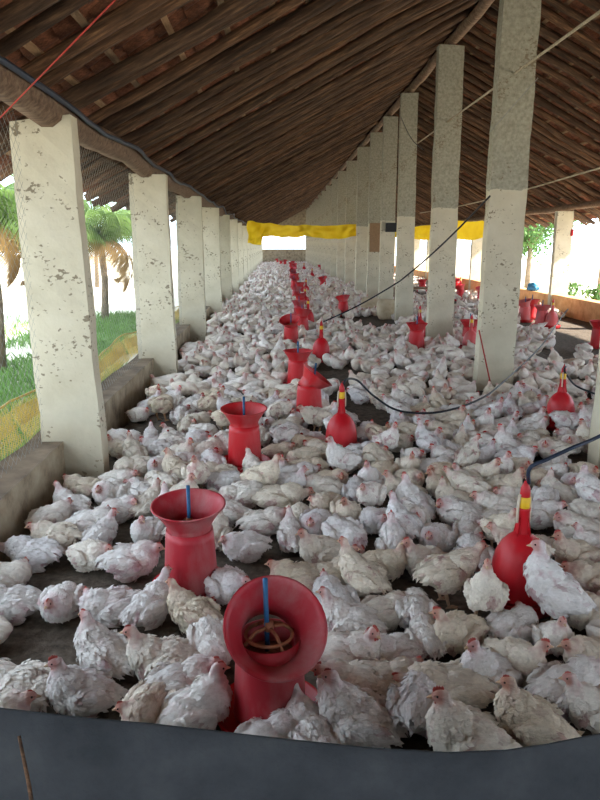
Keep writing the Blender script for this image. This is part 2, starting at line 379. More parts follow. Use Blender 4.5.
# ------------------------------------------------------------------ roof: rafters, battens, tiles, beams
def log_mesh(name, L, r, seed, m, wob=.03, n=8, seg=12, along='X'):
    mb = MB(); pts = []; rad = []
    for i in range(seg + 1):
        t = i / seg; q = seed * 13.7
        a = wob * (noise.noise((q, t * L * .9, 0)) + .4 * noise.noise((q, t * L * 3, 5)))
        b = wob * .6 * noise.noise((q, t * L * .9, 9))
        pts.append((t * L, a, b) if along == 'X' else (a, t * L, b))
        rad.append(r * (1 - .22 * t + .18 * noise.noise((q, t * L * 2.2, 20))))
    mb.tube(pts, rad, n); return mb.mesh(name, m)
RL = (XRIDGE - (XL - .76) + .12) / math.cos(ANG)
rafter_meshes = [log_mesh('rafter', RL + random.uniform(-.15, .12), random.choice((.040, .046, .052, .060)), k, MW_RAFT, .05) for k in range(10)]
roofs = []
for side, lab in ((-1, 'left slope of the dark pole and clay tile roof'), (1, 'right slope of the dark pole and clay tile roof')):
    R = empty('ceiling', (XRIDGE, 0, ZRIDGE)); tag(R, lab, 'roof', kind='structure'); roofs.append(R)
    # local frame: X down the slope, Y along the shed, Z up out of the roof
    base = (Matrix.Rotation(ANG, 4, 'Y') if side == 1 else Matrix(((-1, 0, 0, 0), (0, 1, 0, 0), (0, 0, 1, 0), (0, 0, 0, 1))) @ Matrix.Rotation(ANG, 4, 'Y'))
    def put(name, me, sx, yy, zz, rot=None, base=base, R=R):
        m = base @ Matrix.Translation((sx, yy, zz))
        if rot is not None: m = m @ rot
        return link(name, me, R, mtx=m)
    y = Y_BACK - .6; k = 0
    while y < Y_END + .3:
        k += 1
        rot = Matrix.Rotation(random.uniform(-.03, .03), 4, 'Z') @ Matrix.Rotation(random.uniform(0, 6.28), 4, 'X')
        put('rafter', random.choice(rafter_meshes), -.12, y + random.uniform(-.05, .05), random.uniform(-.012, .006), rot)
        y += .36 + random.uniform(-.06, .06)
    # battens
    L = RL - .1; nb = 15
    bmesh_ = [MB().box((-.022, -.0, -.01), (.022, 10.4, .01)).mesh('batten', MW_BATT, False)]
    for i in range(nb):
        for j in range(6):
            put('batten', bmesh_[0], .1 + i * L / nb + random.uniform(-.03, .03), Y_BACK - .6 + j * 10.4, .068 + random.uniform(-.003, .003), Matrix.Rotation(random.uniform(-.004, .004), 4, 'Z'))
    # tiles: half-round clay channels in overlapping courses
    TW, TG, TLN = .20, .235, .30
    def tile_arr():
        V = []; Fc = []
        n = 4
        for end in (0, 1):
            for th in (0, .012):
                for j in range(n + 1):
                    a = PI * (j / n); rr = (.096 - .012 * end)
                    V.append((end * TLN, -math.cos(a) * rr, -math.sin(a) * (.05 - th) + (.030 if end == 0 else .0)))
        q = n + 1
        for j in range(n):
            Fc.append((j, j + 1, 2 * q + j + 1, 2 * q + j)); Fc.append((q + j, 3 * q + j, 3 * q + j + 1, q + j + 1))
            Fc.append((j, q + j, q + j + 1, j + 1)); Fc.append((2 * q + j, 2 * q + j + 1, 3 * q + j + 1, 3 * q + j))
        return np.array(V), np.array(Fc)
    TV, TF = tile_arr()
    tme = fast_mesh('tile', TV, TF, [M_TILE], smooth=False)
    rows = int(RL / TG); cand = []
    NEAR = 15.0
    cols = int((NEAR + 1.5 - Y_BACK) / TW)
    for i in range(rows):
        for j in range(cols):
            yy = Y_BACK - .5 + j * TW + random.uniform(-.012, .012); ss = i * TG + random.uniform(-.02, .02)
            P = R.location + (base @ Vector((ss + .15, yy, .12)))
            px, py, w = proj(P)
            vis = -40 < px < 640 and -40 < py < 300
            cand.append((w if vis else w + 1000, ss, yy, random.uniform(-.006, .006), random.uniform(-.05, .05)))
    cand.sort()
    for c in cand[:300]:
        put('tile', tme, c[1], c[2], .135 + c[3], Matrix.Rotation(c[4], 4, 'Z'))
    VV = []; FF = []
    for c in cand[300:]:
        FF.append(TF + len(VV) * len(TV)); VV.append(TV + np.array((c[1], c[2], .135 + c[3])))
    # far courses: corrugated strips
    ys = np.arange(NEAR + .9, Y_END + .4, .05)
    off = len(VV) * len(TV); V2 = []; F2 = []
    for i in range(rows):
        for e in (0, 1):
            V2.append(np.c_[np.full(len(ys), i * TG + e * TLN), ys, .135 - .05 * np.abs(np.sin(ys / TW * PI)) + (.03 if e == 0 else 0)])
        b0 = off + 2 * i * len(ys); idx = np.arange(len(ys) - 1)
        F2.append(np.c_[b0 + idx, b0 + idx + 1, b0 + len(ys) + idx + 1, b0 + len(ys) + idx])
    V = np.concatenate(VV + V2); Fq = np.concatenate(FF + F2)
    tag(put('tile_course', fast_mesh('tile_course', V, Fq, [M_TILE], smooth=False), 0, 0, 0), kind='stuff')
    put('light_block_slab', MB().box((-.15, Y_BACK - .6, .19), (RL, Y_END + .4, .21)).mesh('light_block_slab', M_TILE, False), 0, 0, 0)  # unseen slab added above the tiles to stop daylight leaking through their gaps
# ridge beam and eave beams
def long_log(name, x, z, r, seed, wob, m, label, pts=None, y0=Y_BACK - .4, y1=Y_END + .2):
    mb = MB(); P = []; Rr = []
    n = int((y1 - y0) / .28)
    for i in range(n + 1):
        y = y0 + (y1 - y0) * i / n
        P.append((x + wob * noise.noise((seed, y * .55, 0)), y, z + wob * .8 * noise.noise((seed, y * .5, 7)) + .02 * noise.noise((seed, y * 2, 3))))
        Rr.append(r * (1 + .22 * noise.noise((seed, y * .8, 11))))
    mb.tube(P, Rr, 10); o = mb.build(name, m); return tag(o, label, 'beam'), P
long_log('ridge_beam', XRIDGE, 4.49, .075, 3, .03, MW_BEAM, 'round log ridge beam on top of the tall centre pillars')
_, EP = long_log('eave_beam', XL - .02, 2.37, .10, 5, .11, MW_BEAM, 'crooked log beam lying on the left row of pillars')
long_log('eave_beam', XR, 2.375, .07, 8, .03, MW_BEAM, 'log beam along the right eave above the white pillar')
mb = MB(); mb.tube([(p[0] + .125, p[1], p[2] + .02 + .012 * math.sin(p[1] * 3)) for p in EP], .017, 6)
tag(mb.build('cable', M_HOSEB), 'dark cable running along the crooked left eave beam', 'cable')

# ------------------------------------------------------------------ feeders
def tilt_m(pivot, ang, az):
    ax = Vector((-math.sin(az), math.cos(az), 0))
    return Matrix.Translation(pivot) @ Matrix.Rotation(ang, 4, ax)
TUBE = [(.10, .045), (.119, .045), (.121, .06), (.118, .075), (.114, .18), (.108, .28), (.104, .32), (.101, .32), (.101, .25), (.096, .12), (.093, .07)]
FUNNEL = [(.090, -.07), (.096, -.07), (.098, -.02), (.100, .005), (.104, .012), (.120, .040), (.145, .076), (.157, .094), (.164, .096), (.164, .100), (.155, .099), (.141, .078), (.115, .042), (.098, .018), (.094, .005), (.091, -.03)]
PAN = [(.0, .012), (.10, .014), (.155, .012), (.172, .058), (.180, .062), (.182, .058), (.163, .004), (.15, 0), (0, 0)]
def red_set(m):
    r = {}
    r['tube'] = MB().lathe(TUBE, 32, close=True).mesh('tube', m)
    r['funnel'] = MB().lathe(FUNNEL, 36, close=True).mesh('funnel', m)
    r['pan'] = MB().lathe(PAN, 36).mesh('pan', M_RED)
    return r
SETS = {'red': red_set(M_RED), 'faded': red_set(M_REDF), 'pink': red_set(M_PINK)}
ROD = MB().tube([(0, 0, .24), (0, 0, .52)], .0085, 10).mesh('rod', M_BLUE)
def spider_mesh():
    mb = MB(); ring = [(.075 * math.cos(a), .075 * math.sin(a) , .325) for a in np.linspace(0, 2 * PI, 25)]
    mb.tube(ring, .006, 6, cap=False)
    for k in range(4):
        a = k * PI / 2 + .5
        mb.tube([(.012 * math.cos(a), .012 * math.sin(a), .35), (.05 * math.cos(a), .05 * math.sin(a), .345), (.092 * math.cos(a), .092 * math.sin(a), .31)], .006, 6)
    mb.lathe([(.0, .37), (.014, .37), (.016, .34), (.0, .335)], 10)
    return mb.mesh('bracket', M_SPIDER)
SPIDER = spider_mesh()
FEED = MB().lathe([(0, .27), (.06, .255), (.1, .24)], 24).mesh('feed', m_plain('feed_meal', (0.20, 0.11, 0.06), 0.95, 0.3, 90, bmp=.6))
OBST = []          # (x, y, r) things birds keep clear of
LAND = []          # (phrase, x, y)
def feeder(px, py, label, style='red', tilt=0.0, az=0.0, rz=0.0, scale=1.0, rod=True, cord=0.0, land=None, lean=0.0):
    p = gz(px, py)
    t = empty('poultry_feeder', (p.x, p.y, 0), rz); t.scale = (scale,) * 3
    tag(t, label, 'feeder', 'red tube feeders on the litter')
    s = SETS[style]
    link('pan', s['pan'], t); tb = link('tube', s['tube'], t)
    fm = tilt_m((0, 0, .31), tilt, az - rz) if tilt else Matrix.Translation((0, 0, .32))
    if tilt: fm = fm @ Matrix.Translation((0, 0, .03))
    link('funnel', s['funnel'], t, mtx=fm)
    br = link('bracket', SPIDER, tb); br['label'] = 'rusty wire bracket inside the tube'
    if rod: link('rod', ROD, br, mtx=Matrix.Rotation(lean, 4, 'Y'))['label'] = 'upright blue rod'
    link('feed', FEED, tb)['label'] = 'brown feed meal in the tube'
    if cord:
        link('cord', MB().tube([(0, 0, .57), (0, 0, cord)], .003, 5).mesh('cord', M_ROPE), t)
    OBST.append((p.x, p.y, .158 * scale))
    if land: LAND.append((land, p.x, p.y))
    return t
feeder(270, 722, 'front red feeder with funnel tipped towards the camera and blue rod', 'faded', math.radians(44), math.radians(-75), lean=-.02, land='the front feeder with tipped funnel')
feeder(192, 594, 'dusty pinkish red feeder with level funnel and upright blue rod near left', 'faded', math.radians(5), math.radians(-90), land='the dusty feeder at left')
feeder(245, 468, 'bright red feeder with level funnel, third from the camera', 'red', math.radians(4), math.radians(-90), land='the third feeder from the camera')
feeder(309, 419, 'red feeder whose funnel hangs off to the right', 'red', math.radians(38), math.radians(0), land='the feeder with sideways funnel', lean=.12)
feeder(298, 388, 'red feeder with level funnel just behind the sideways-funnel feeder', 'red', 0, 0, land='the feeder behind the sideways funnel')
feeder(291, 346, 'red feeder with funnel tipped left, sixth from the camera', 'red', math.radians(28), math.radians(-110))
feeder(302, 334, 'red feeder behind the left-tipped funnel, seventh from the camera', 'red', math.radians(12), 1.0)
row = [(299, 321), (300, 311), (296, 303), (300, 296), (294, 290), (296, 285), (292, 281), (294, 277), (292, 274), (295, 271.5), (291, 269), (293, 267)]
for i, (a, b) in enumerate(row):
    feeder(a, b, 'small red feeder far down the middle row, %s of its kind from the camera' % ORD[i + 7], random.choice(['red', 'red', 'faded']), random.choice([0, 0, .2, .5]), random.uniform(-3, 3))
far = [(343, 316, 'red feeder right of the middle row, in front of the beige sacks'), (323, 290, 'small red feeder between the middle row and the sacks'),
       (339, 276, 'small red feeder far off, left of the brown board'), (320, 272, 'tiny red feeder far right of the middle row'),
       (277, 264, 'tiny red feeder alone near the far left pillars'), (281, 266.5, 'tiny red feeder in the far left cluster'), (285, 266, 'tiny red feeder at the right of the far left cluster'),
       (416, 351, 'red feeder standing in front of the third centre pillar'),
       (469, 347, 'red feeder between the second and the tallest centre pillars'),
       (524, 322, 'faded red feeder half hidden behind the right side of the tallest pillar'), (531, 319, 'red feeder with wide funnel behind two others at right'),
       (541, 327, 'pinkish feeder beside the pink drinker near the orange wall'), (598, 348, 'red feeder cut off by the right edge of the picture'),
       (481, 304, 'red feeder touching the left side of the tallest pillar'), (460, 301, 'small red feeder seen between the second and the tallest pillars'),
       (456, 291, 'orange-lit small feeder far off near the bright right side'), (422, 292, 'small red feeder between the third and second centre pillars'),
       (447, 296, 'small feeder just right of the second centre pillar')]
for a, b, lab in far:
    st = 'pink' if a in (541, 524) else 'red'
    feeder(a, b, lab, st, random.choice([0, 0, .3]) if a != 469 else .0, random.uniform(-3, 3))

# ------------------------------------------------------------------ bell drinkers
BELL = [(.120, .048), (.123, .054), (.121, .07), (.119, .13), (.114, .185), (.104, .23), (.085, .27), (.060, .30), (.038, .317), (.028, .325), (.0, .327)]
DPAN = [(.0, .03), (.11, .03), (.150, .02), (.164, .062), (.172, .064), (.173, .058), (.158, .006), (.14, 0), (0, 0)]
def drinker_set(m):
    d = {'bell': MB().lathe(BELL, 34).mesh('bell', m), 'pan': MB().lathe(DPAN, 34).mesh('pan', M_BELL)}
    nk = MB().lathe([(.030, .32), (.027, .335), (.024, .42), (.026, .425), (.026, .435), (.0, .436)], 16)
    for k in range(4):
        a = k * PI / 2 + .4; c, s_ = math.cos(a), math.sin(a)
        nk.add([(c * .02 - s_ * .003, s_ * .02 + c * .003, .33), (c * .04 - s_ * .003, s_ * .04 + c * .003, .315), (c * .024 - s_ * .003, s_ * .024 + c * .003, .40),
                (c * .02 + s_ * .003, s_ * .02 - c * .003, .33), (c * .04 + s_ * .003, s_ * .04 - c * .003, .315), (c * .024 + s_ * .003, s_ * .024 - c * .003, .40)],
               [(0, 1, 2), (5, 4, 3), (0, 3, 4, 1), (1, 4, 5, 2), (2, 5, 3, 0)])
    d['neck'] = nk.mesh('neck', m)
    return d
DSET = {'bell': drinker_set(M_BELL), 'pink': drinker_set(M_PINK)}
DVALVE = MB().lathe([(.021, .425), (.0235, .43), (.0235, .482), (.019, .486), (.0, .487)], 14).mesh('valve', M_YEL)
DCLIP = MB()
for sgn in (-1, 1): DCLIP.tube([(sgn * .030, 0, .37), (sgn * .031, 0, .43), (sgn * .026, 0, .495)], .006, 6)
DCLIP = DCLIP.mesh('clip', M_CLIP)
DCAP = MB().lathe([(.018, .478), (.022, .482), (.020, .52), (.012, .535), (.006, .55), (.0, .552)], 14)
DCAP.tube([(.004, 0, .545), (.012, 0, .55), (.013, 0, .557), (.006, 0, .562), (0, 0, .556)], .003, 6)
DCAP = DCAP.mesh('cap', M_BELL)
def drinker(px, py, label, style='bell', rz=0.3, hose=None, hmat=M_HOSE, hr=.009, land=None, cord=0, scale=1.0):
    p = gz(px, py); t = empty('bell_drinker', (p.x, p.y, 0), rz); t.scale = (scale,) * 3
    tag(t, label, 'drinker', 'red bell drinkers on the litter')
    for k in ('pan', 'bell', 'neck'): nk = link(k, DSET[style][k], t)
    link('valve', DVALVE, nk)['label'] = 'yellow valve'; link('clip', DCLIP, nk)['label'] = 'pale valve clip'; link('cap', DCAP, nk)
    if hose:
        inv = Matrix.Scale(1 / scale, 4) @ Matrix.Rotation(-rz, 4, 'Z') @ Matrix.Translation((-p.x, -p.y, 0))
        pts = [Vector((p.x + .012, p.y, .54 * scale))] + hose
        P = []
        for i in range(len(pts) - 1):      # Catmull-Rom
            a, b, c, d = pts[max(i - 1, 0)], pts[i], pts[i + 1], pts[min(i + 2, len(pts) - 1)]
            for k in range(8):
                u = k / 8; P.append(.5 * ((2 * b) + (c - a) * u + (2 * a - 5 * b + 4 * c - d) * u * u + (3 * b - a - 3 * c + d) * u ** 3))
        P.append(pts[-1])
        MB().tube([inv @ q for q in P], hr, 7).build('hose', hmat, t)['label'] = 'dark water hose'
    if cord: link('cord', MB().tube([(0, 0, .56), (0, 0, cord)], .003, 5).mesh('cord', M_ROPE), t)
    OBST.append((p.x, p.y, .158 * scale))
    if land: LAND.append((land, p.x, p.y))
    return t
hose1 = [gz(347, 379, .57), gz(358, 381, .50), gz(375, 397, .33), gz(400, 411, .235), gz(440, 412, .21), gz(478, 400, .22), gz(501, 384, .23), gz(541, 346, .25), gz(561, 318, .32), gz(568, 309, .42)]
drinker(341, 454, 'red bell drinker with yellow valve and long looping black hose', hose=hose1, land='the drinker with looping hose')
hose2 = [gy(530, 468, 2.70), gy(548, 459, 2.72), gy(572, 448, 2.76), gy(600, 436, 2.85), gy(660, 405, 3.0)]
drinker(517, 602, 'large red bell drinker at right with dark hose leaving its cap', hose=hose2, hmat=M_HOSEB, hr=.008, land='the large drinker at right', scale=1.03)
drinker(559, 428, 'red bell drinker on the litter right of the tallest pillar', land='the drinker beyond the tallest pillar', rz=1.0, hose=[gz(565, 372, .5), gz(575, 385, .3), gz(590, 392, .25), gz(612, 400, .25)])
drinker(321, 361, 'red bell drinker right of the middle feeders, fed by the slanting black hose', land='the far drinker of the middle row')
drinker(470, 352, 'pale pink bell drinker between the second and the tallest pillars', 'pink', cord=0)
drinker(419, 338, 'red bell drinker behind the feeder at the third centre pillar', rz=1.2)
drinker(551, 328, 'pink bell drinker near the orange wall at right', 'pink')
drinker(460, 294, 'small red bell drinker far off between the centre pillars')
for i, (a, b) in enumerate([(308, 326), (305, 309), (306, 296), (312, 280), (304, 272), (310, 262)]):
    drinker(a, b, 'small red bell drinker beside the middle feeder row, %s of these from the camera' % ORD[i])

# ------------------------------------------------------------------ chickens
def ell(c, r, yaw=0.0, pitch=0.0):
    return Matrix.Translation(c) @ Matrix.Rotation(yaw, 4, 'Z') @ Matrix.Rotation(-pitch, 4, 'Y') @ Matrix.Diagonal((r[0], r[1], r[2], 1))
def bird_specs(zc, pitch, head, hyaw, hpitch, fluff=1.0, tail=.5):
    B = Matrix.Translation((0, 0, zc)) @ Matrix.Rotation(-pitch, 4, 'Y')
    E = []
    f = fluff
    E.append(B @ ell((0, 0, .004), (.112, .093 * f, .089)))
    E.append(B @ ell((.065, 0, -.006), (.072, .080 * f, .076)))
    E.append(B @ ell((-.075, 0, .010), (.070, .070 * f, .064)))
    E.append(B @ ell((-.128, 0, .038), (.045, .034, .020), 0, tail))
    for s in (-1, 1):
        E.append(B @ ell((-.01, s * .052 * f, -.048), (.068, .040, .046)))
        E.append(B @ ell((-.02, s * .086 * f, .016), (.098, .022, .056), s * .10, -.14))
        E.append(B @ ell((-.10, s * .060 * f, .014), (.050, .016, .024), s * .28, -.12))
    p0 = B @ Vector((.085, 0, .03)); hd = Vector(head)
    d = (hd - p0).length; hv = Vector((math.cos(hyaw) * math.cos(hpitch), math.sin(hyaw) * math.cos(hpitch), math.sin(hpitch)))
    p1 = p0 + Vector((.65, 0, .55)) * d * .45; p2 = hd - hv * .02 + Vector((0, 0, -1)) * d * .30; p3 = hd - hv * .008
    for k in range(9):
        u = k / 8; q = p0 * (1 - u) ** 3 + p1 * 3 * u * (1 - u) ** 2 + p2 * 3 * u * u * (1 - u) + p3 * u ** 3
        r = .058 * (1 - u) ** 1.5 + .0225
        E.append(ell(q, (r, r * .95, r)))
    E.append(ell(hd, (.034, .0225, .025), hyaw, hpitch)); E.append(ell(hd + hv * .016 - Vector((0, 0, .003)), (.020, .0155, .0165), hyaw, hpitch))
    return E, hv
def remesh(mats, vox, smooth, name='blob', dec=None):
    bm = bmesh.new()
    for m in mats: bmesh.ops.create_icosphere(bm, subdivisions=3, radius=1.0, matrix=m)
    me = bpy.data.meshes.new(name); bm.to_mesh(me); bm.free()
    ob = bpy.data.objects.new('tmp', me); COL.objects.link(ob)
    md = ob.modifiers.new('r', 'REMESH'); md.mode = 'VOXEL'; md.voxel_size = vox
    ms = ob.modifiers.new('s', 'SMOOTH'); ms.factor = .5; ms.iterations = smooth
    if dec:
        mm = ob.modifiers.new('d', 'DECIMATE'); mm.ratio = dec
    dg = bpy.context.evaluated_depsgraph_get(); ev = ob.evaluated_get(dg); m2 = ev.to_mesh()
    n = len(m2.vertices); co = np.empty(n * 3); m2.vertices.foreach_get('co', co); no = np.empty(n * 3); m2.vertices.foreach_get('normal', no)
    m2.calc_loop_triangles(); tri = np.empty(len(m2.loop_triangles) * 3, dtype=np.int32); m2.loop_triangles.foreach_get('vertices', tri)
    ev.to_mesh_clear(); bpy.data.objects.remove(ob); bpy.data.meshes.remove(me)
    return co.reshape(-1, 3), no.reshape(-1, 3), tri.reshape(-1, 3)
WHITE = np.array((.86, .83, .80)); PINK = np.array((.42, .17, .20)); FACE = np.array((.60, .28, .22)); DIRT = np.array((.42, .34, .25))
def paint(co, no, head, hv, zc, seed, pink):
    C = np.tile(WHITE, (len(co), 1)); hd = np.array(head); hvn = np.array(hv)
    for i, p in enumerate(co):
        q = Vector(p); s = seed * 5.1
        n1 = noise.noise(q * 16 + Vector((s, 0, 0))); n2 = noise.noise(q * 40 + Vector((0, s, 0)))
        n3 = noise.noise(q * 9 + Vector((0, 0, s)))
        c = C[i] * (1 + .05 * n2)
        c = c * (1 - .10 * max(0, n3)) + np.array((.66, .56, .40)) * .10 * max(0, n3)
        k = np.clip((n1 + .55 * n2 - (.36 - pink)) * 2.6, 0, 1) * np.clip((zc * 1.75 - p[2]) * 25, 0.3, 1)
        c = c * (1 - .7 * k) + PINK * .7 * k
        # breast and throat skin shows through
        d = np.linalg.norm(p - hd); a = np.dot(p - hd, hvn)
        kf = np.clip((.042 - d) / .014, 0, 1) * np.clip((a + .014) / .014, 0, 1)
        c = c * (1 - .8 * kf) + FACE * .8 * kf
        kn = np.clip((.085 - d) / .04, 0, 1) * .36 * (1 + n2)
        c = c * (1 - kn) + PINK * kn
        kd = np.clip((.045 - p[2]) / .045, 0, 1) * (.55 + .4 * n1)
        C[i] = c * (1 - kd) + DIRT * kd
    return C
def feathers(co, no, C, head, zc, n, seed):
    r = np.random.default_rng(seed); hd = np.array(head)
    V = []; Fc = []; CC = []
    ok = (np.linalg.norm(co - hd, axis=1) > .055) & (no[:, 2] > -.55)
    idx = np.flatnonzero(ok); idx = r.choice(idx, min(n, len(idx)), replace=False)
    for i in idx:
        p, nn = co[i], no[i]
        fl = np.array((-1.0, .25 * np.sign(p[1]) * 0, -.30)) + r.normal(0, .28, 3)
        if p[0] > .09: fl = np.array((-.35, 0, -1.0)) + r.normal(0, .25, 3)
        t = fl - nn * fl.dot(nn); L = np.linalg.norm(t)
        if L < .15: continue
        t /= L; b = np.cross(nn, t)
        ln = r.uniform(.018, .036); w = ln * r.uniform(.30, .45); up = r.uniform(.04, .26)
        if p[0] < -.12: ln *= 1.5; up *= .6
        o = len(V)
        V += [p - t * ln * .2 - nn * .003, p + b * w + t * ln * .35 + nn * .002, p - b * w + t * ln * .35 + nn * .002, p + t * ln * .45 + nn * (.004 + ln * up * .45),
              p + t * ln + nn * ln * up + b * w * r.uniform(-.5, .5)]
        Fc += [(o, o + 3, o + 1), (o, o + 2, o + 3), (o + 1, o + 3, o + 4), (o + 3, o + 2, o + 4)]
        c = C[i] * r.uniform(.95, 1.07); c = c * .82 + WHITE * .18
        CC += [c] * 5
    return np.array(V), np.array(Fc), np.array(CC)
BEAK = MB().lathe([(.0085, -.004), (.0078, .004), (.005, .013), (.002, .02), (0, .0225)], 8, mtx=Matrix.Rotation(PI / 2 + .16, 4, 'Y')).mesh('beak', M_BEAK)
def comb_mesh():
    prof = [(-.020, -.006), (-.022, .004), (-.016, .010), (-.011, .005), (-.007, .014), (-.002, .007), (.003, .014), (.008, .006), (.014, .009), (.020, -.002), (.018, -.008)]
    mb = MB(); n = len(prof); th = .0035
    mb.add([(x, -th, z) for x, z in prof] + [(x, th, z) for x, z in prof],
           [tuple(range(n)), tuple(range(2 * n - 1, n - 1, -1))] + [(i, i + n, (i + 1) % n + n, (i + 1) % n) for i in range(n)])
    return mb.mesh('comb', M_COMB, False)
COMB = comb_mesh()
EYE = MB().lathe([(0, -.0042), (.003, -.003), (.0042, 0), (.003, .003), (0, .0042)], 8).mesh('eye', M_EYE)
WAT = MB()
for s in (-1, 1): WAT.lathe([(0, .006), (.004, .004), (.0055, -.003), (.004, -.009), (0, -.011)], 8, mtx=Matrix.Translation((0, s * .006, 0)))
WAT = WAT.mesh('wattle', M_COMB)
def leg_mesh(zc, s, stretch=False):
    mb = MB(); y = s * .048
    mb.tube([(-.012, y, zc - .055), (-.022, y, zc - .095), (.0, y, .018), (.004, y, .006)], [.020, .012, .0085, .009], 8)
    for a, l in ((-.45, .042), (0, .05), (.45, .042), (PI, .022)):
        mb.tube([(.004, y, .008), (.004 + math.cos(a) * l * .6, y + math.sin(a) * l * .6, .008), (.004 + math.cos(a) * l, y + math.sin(a) * l, .003)], [.007, .0055, .003], 6)
    return mb.mesh('leg', M_LEG)
POSES = {
    'sit_up':    (.088, .12, (.150, 0, .245), 0, -.05, 1.0, .45, 0),
    'sit_turn':  (.088, .10, (.130, .035, .235), .95, -.05, 1.0, .4, 0),
    'sit_low':   (.090, .05, (.155, .012, .175), .15, -.1, 1.08, .35, 0),
    'sit_tuck':  (.085, .05, (.120, .060, .165), 1.3, -.2, 1.08, .3, 0),
    'sit_fwd':   (.085, .0, (.215, .01, .130), .1, -.2, 1.0, .5, 0),
    'sit_down':  (.085, -.05, (.190, .03, .062), .3, -.7, 1.05, .6, 0),
    'preen':     (.095, .10, (.030, .085, .165), 2.5, -.3, 1.05, .4, 0),
    'rump':      (.105, -.25, (.170, .0, .090), .0, -.5, 1.1, .9, 0),
    'stand_up':  (.190, .32, (.140, 0, .39), 0, -.08, 1.0, .35, 1),
    'stand_tall':(.200, .55, (.095, 0, .425), 0, -.08, 1.0, .2, 1),
    'sit_tall':  (.098, .38, (.105, 0, .275), 0, -.08, 1.02, .25, 0),
    'stand_turn':(.190, .28, (.135, .03, .36), .9, -.08, 1.0, .35, 1),
    'stand_walk':(.185, .10, (.205, 0, .315), 0, -.1, 1.0, .45, 1),
    'stand_peck':(.180, -.18, (.235, .02, .110), .1, -.9, 1.0, .6, 1),
}
PROTO = {}
def make_protos():
    seed = 0
    for name, (zc, pitch, head, hyaw, hp, fl, tl, stand) in POSES.items():
        for var in range(2):
            seed += 1
            sgn = 1 if var == 0 else -1
            hd = (head[0], head[1] * sgn, head[2]); hy = hyaw * sgn
            E, hv = bird_specs(zc, pitch, hd, hy, hp, fl * (1 if var == 0 else .95), tl)
            co, no, tri = remesh(E, .0072, 5)
            # plumage relief: clumps running from breast to tail
            for i in range(len(co)):
                p = Vector(co[i]); dh = (p - Vector(hd)).length
                a = max(0.0, min(1.0, (dh - .03) / .05))
                q = Vector((p.x * 13, p.y * 26, p.z * 26)) + Vector((seed * 3.3, 0, 0))
                co[i] += no[i] * a * (.0085 * noise.noise(q) + .0045 * noise.noise(q * 2.4))
            co[:, 2] = np.maximum(co[:, 2], .002)
            C = paint(co, no, hd, hv, zc, seed, .12 if var == 0 else .27)
            fv, ff, fc = feathers(co, no, C, hd, zc, 620, seed)
            H = Matrix.Translation(hd) @ Matrix.Rotation(hy, 4, 'Z') @ Matrix.Rotation(-hp, 4, 'Y')
            near = fast_mesh('chicken', np.concatenate([co, fv]), np.concatenate([tri, ff + len(co)]), [M_BIRD], np.concatenate([C, fc]))
            # merged version for smaller birds: beak and comb in the same mesh
            def extra(parts):
                Vs, Fs, Cs = [], [], []; off = 0
                for me, T, c in parts:
                    me.calc_loop_triangles()
                    v = np.array([T @ x.co for x in me.vertices]); f = np.array([t.vertices[:] for t in me.loop_triangles])
                    Vs.append(v); Fs.append(f + off); Cs.append(np.tile(c, (len(v), 1))); off += len(v)
                return np.concatenate(Vs), np.concatenate(Fs), np.concatenate(Cs)
            legs = [leg_mesh(zc, s) for s in (-1, 1)] if stand else []
            pr = [(BEAK, H @ Matrix.Translation((.028, 0, -.004)), (.5, .33, .2)), (COMB, H @ Matrix.Translation((.008, 0, .023)), (.48, .05, .04)),
                  (EYE, H @ Matrix.Translation((.014, .0185, .005)), (.02, .015, .01)), (EYE, H @ Matrix.Translation((.014, -.0185, .005)), (.02, .015, .01))]
            pr += [(l, Matrix.Identity(4), (.52, .35, .23)) for l in legs]
            ev, ef, ec = extra(pr)
            k2 = len(co) + len(fv)
            full = fast_mesh('chicken', np.concatenate([co, fv, ev]), np.concatenate([tri, ff + len(co), ef + k2]), [M_BIRD], np.concatenate([C, fc, ec]))
            lods = []
            for dec in (.055, .016):
                c2, n2, t2 = remesh(E, .012, 3, dec=dec * 2.2)
                for i in range(len(c2)):
                    q = Vector((c2[i][0] * 13, c2[i][1] * 26, c2[i][2] * 26)) + Vector((seed * 3.3, 0, 0)); c2[i] += n2[i] * .006 * noise.noise(q)
                lods.append((c2, t2, paint(c2, n2, hd, hv, zc, seed, .12)))
            PROTO[(name, var)] = dict(near=near, full=full, lods=lods, H=H, legs=legs, stand=stand)
make_protos()
BIRDS = []    # dict(x, y, heading, pose, var, scale, label)
def place_bird(b, parts):
    P = PROTO[(b['pose'], b['var'])]
    o = link('chicken', P['near'] if parts else P['full'], None, (b['x'], b['y'], 0), (0, 0, b['h'])); s = b['s']; o.scale = (s, s * b.get('sy', 1), s)
    if parts:
        H = P['H']
        link('beak', BEAK, o, mtx=H @ Matrix.Translation((.028, 0, -.004)))
        link('comb', COMB, o, mtx=H @ Matrix.Translation((.008, 0, .023)) @ Matrix.Scale(b.get('comb', 1), 4))
        for sg in (-1, 1): link('eye', EYE, o, mtx=H @ Matrix.Translation((.014, sg * .0185, .005)))
        if b.get('comb', 1) > .8: link('wattle', WAT, o, mtx=H @ Matrix.Translation((.018, 0, -.022)))
        for l in P['legs']: link('leg', l, o)
    return o
D = math.radians
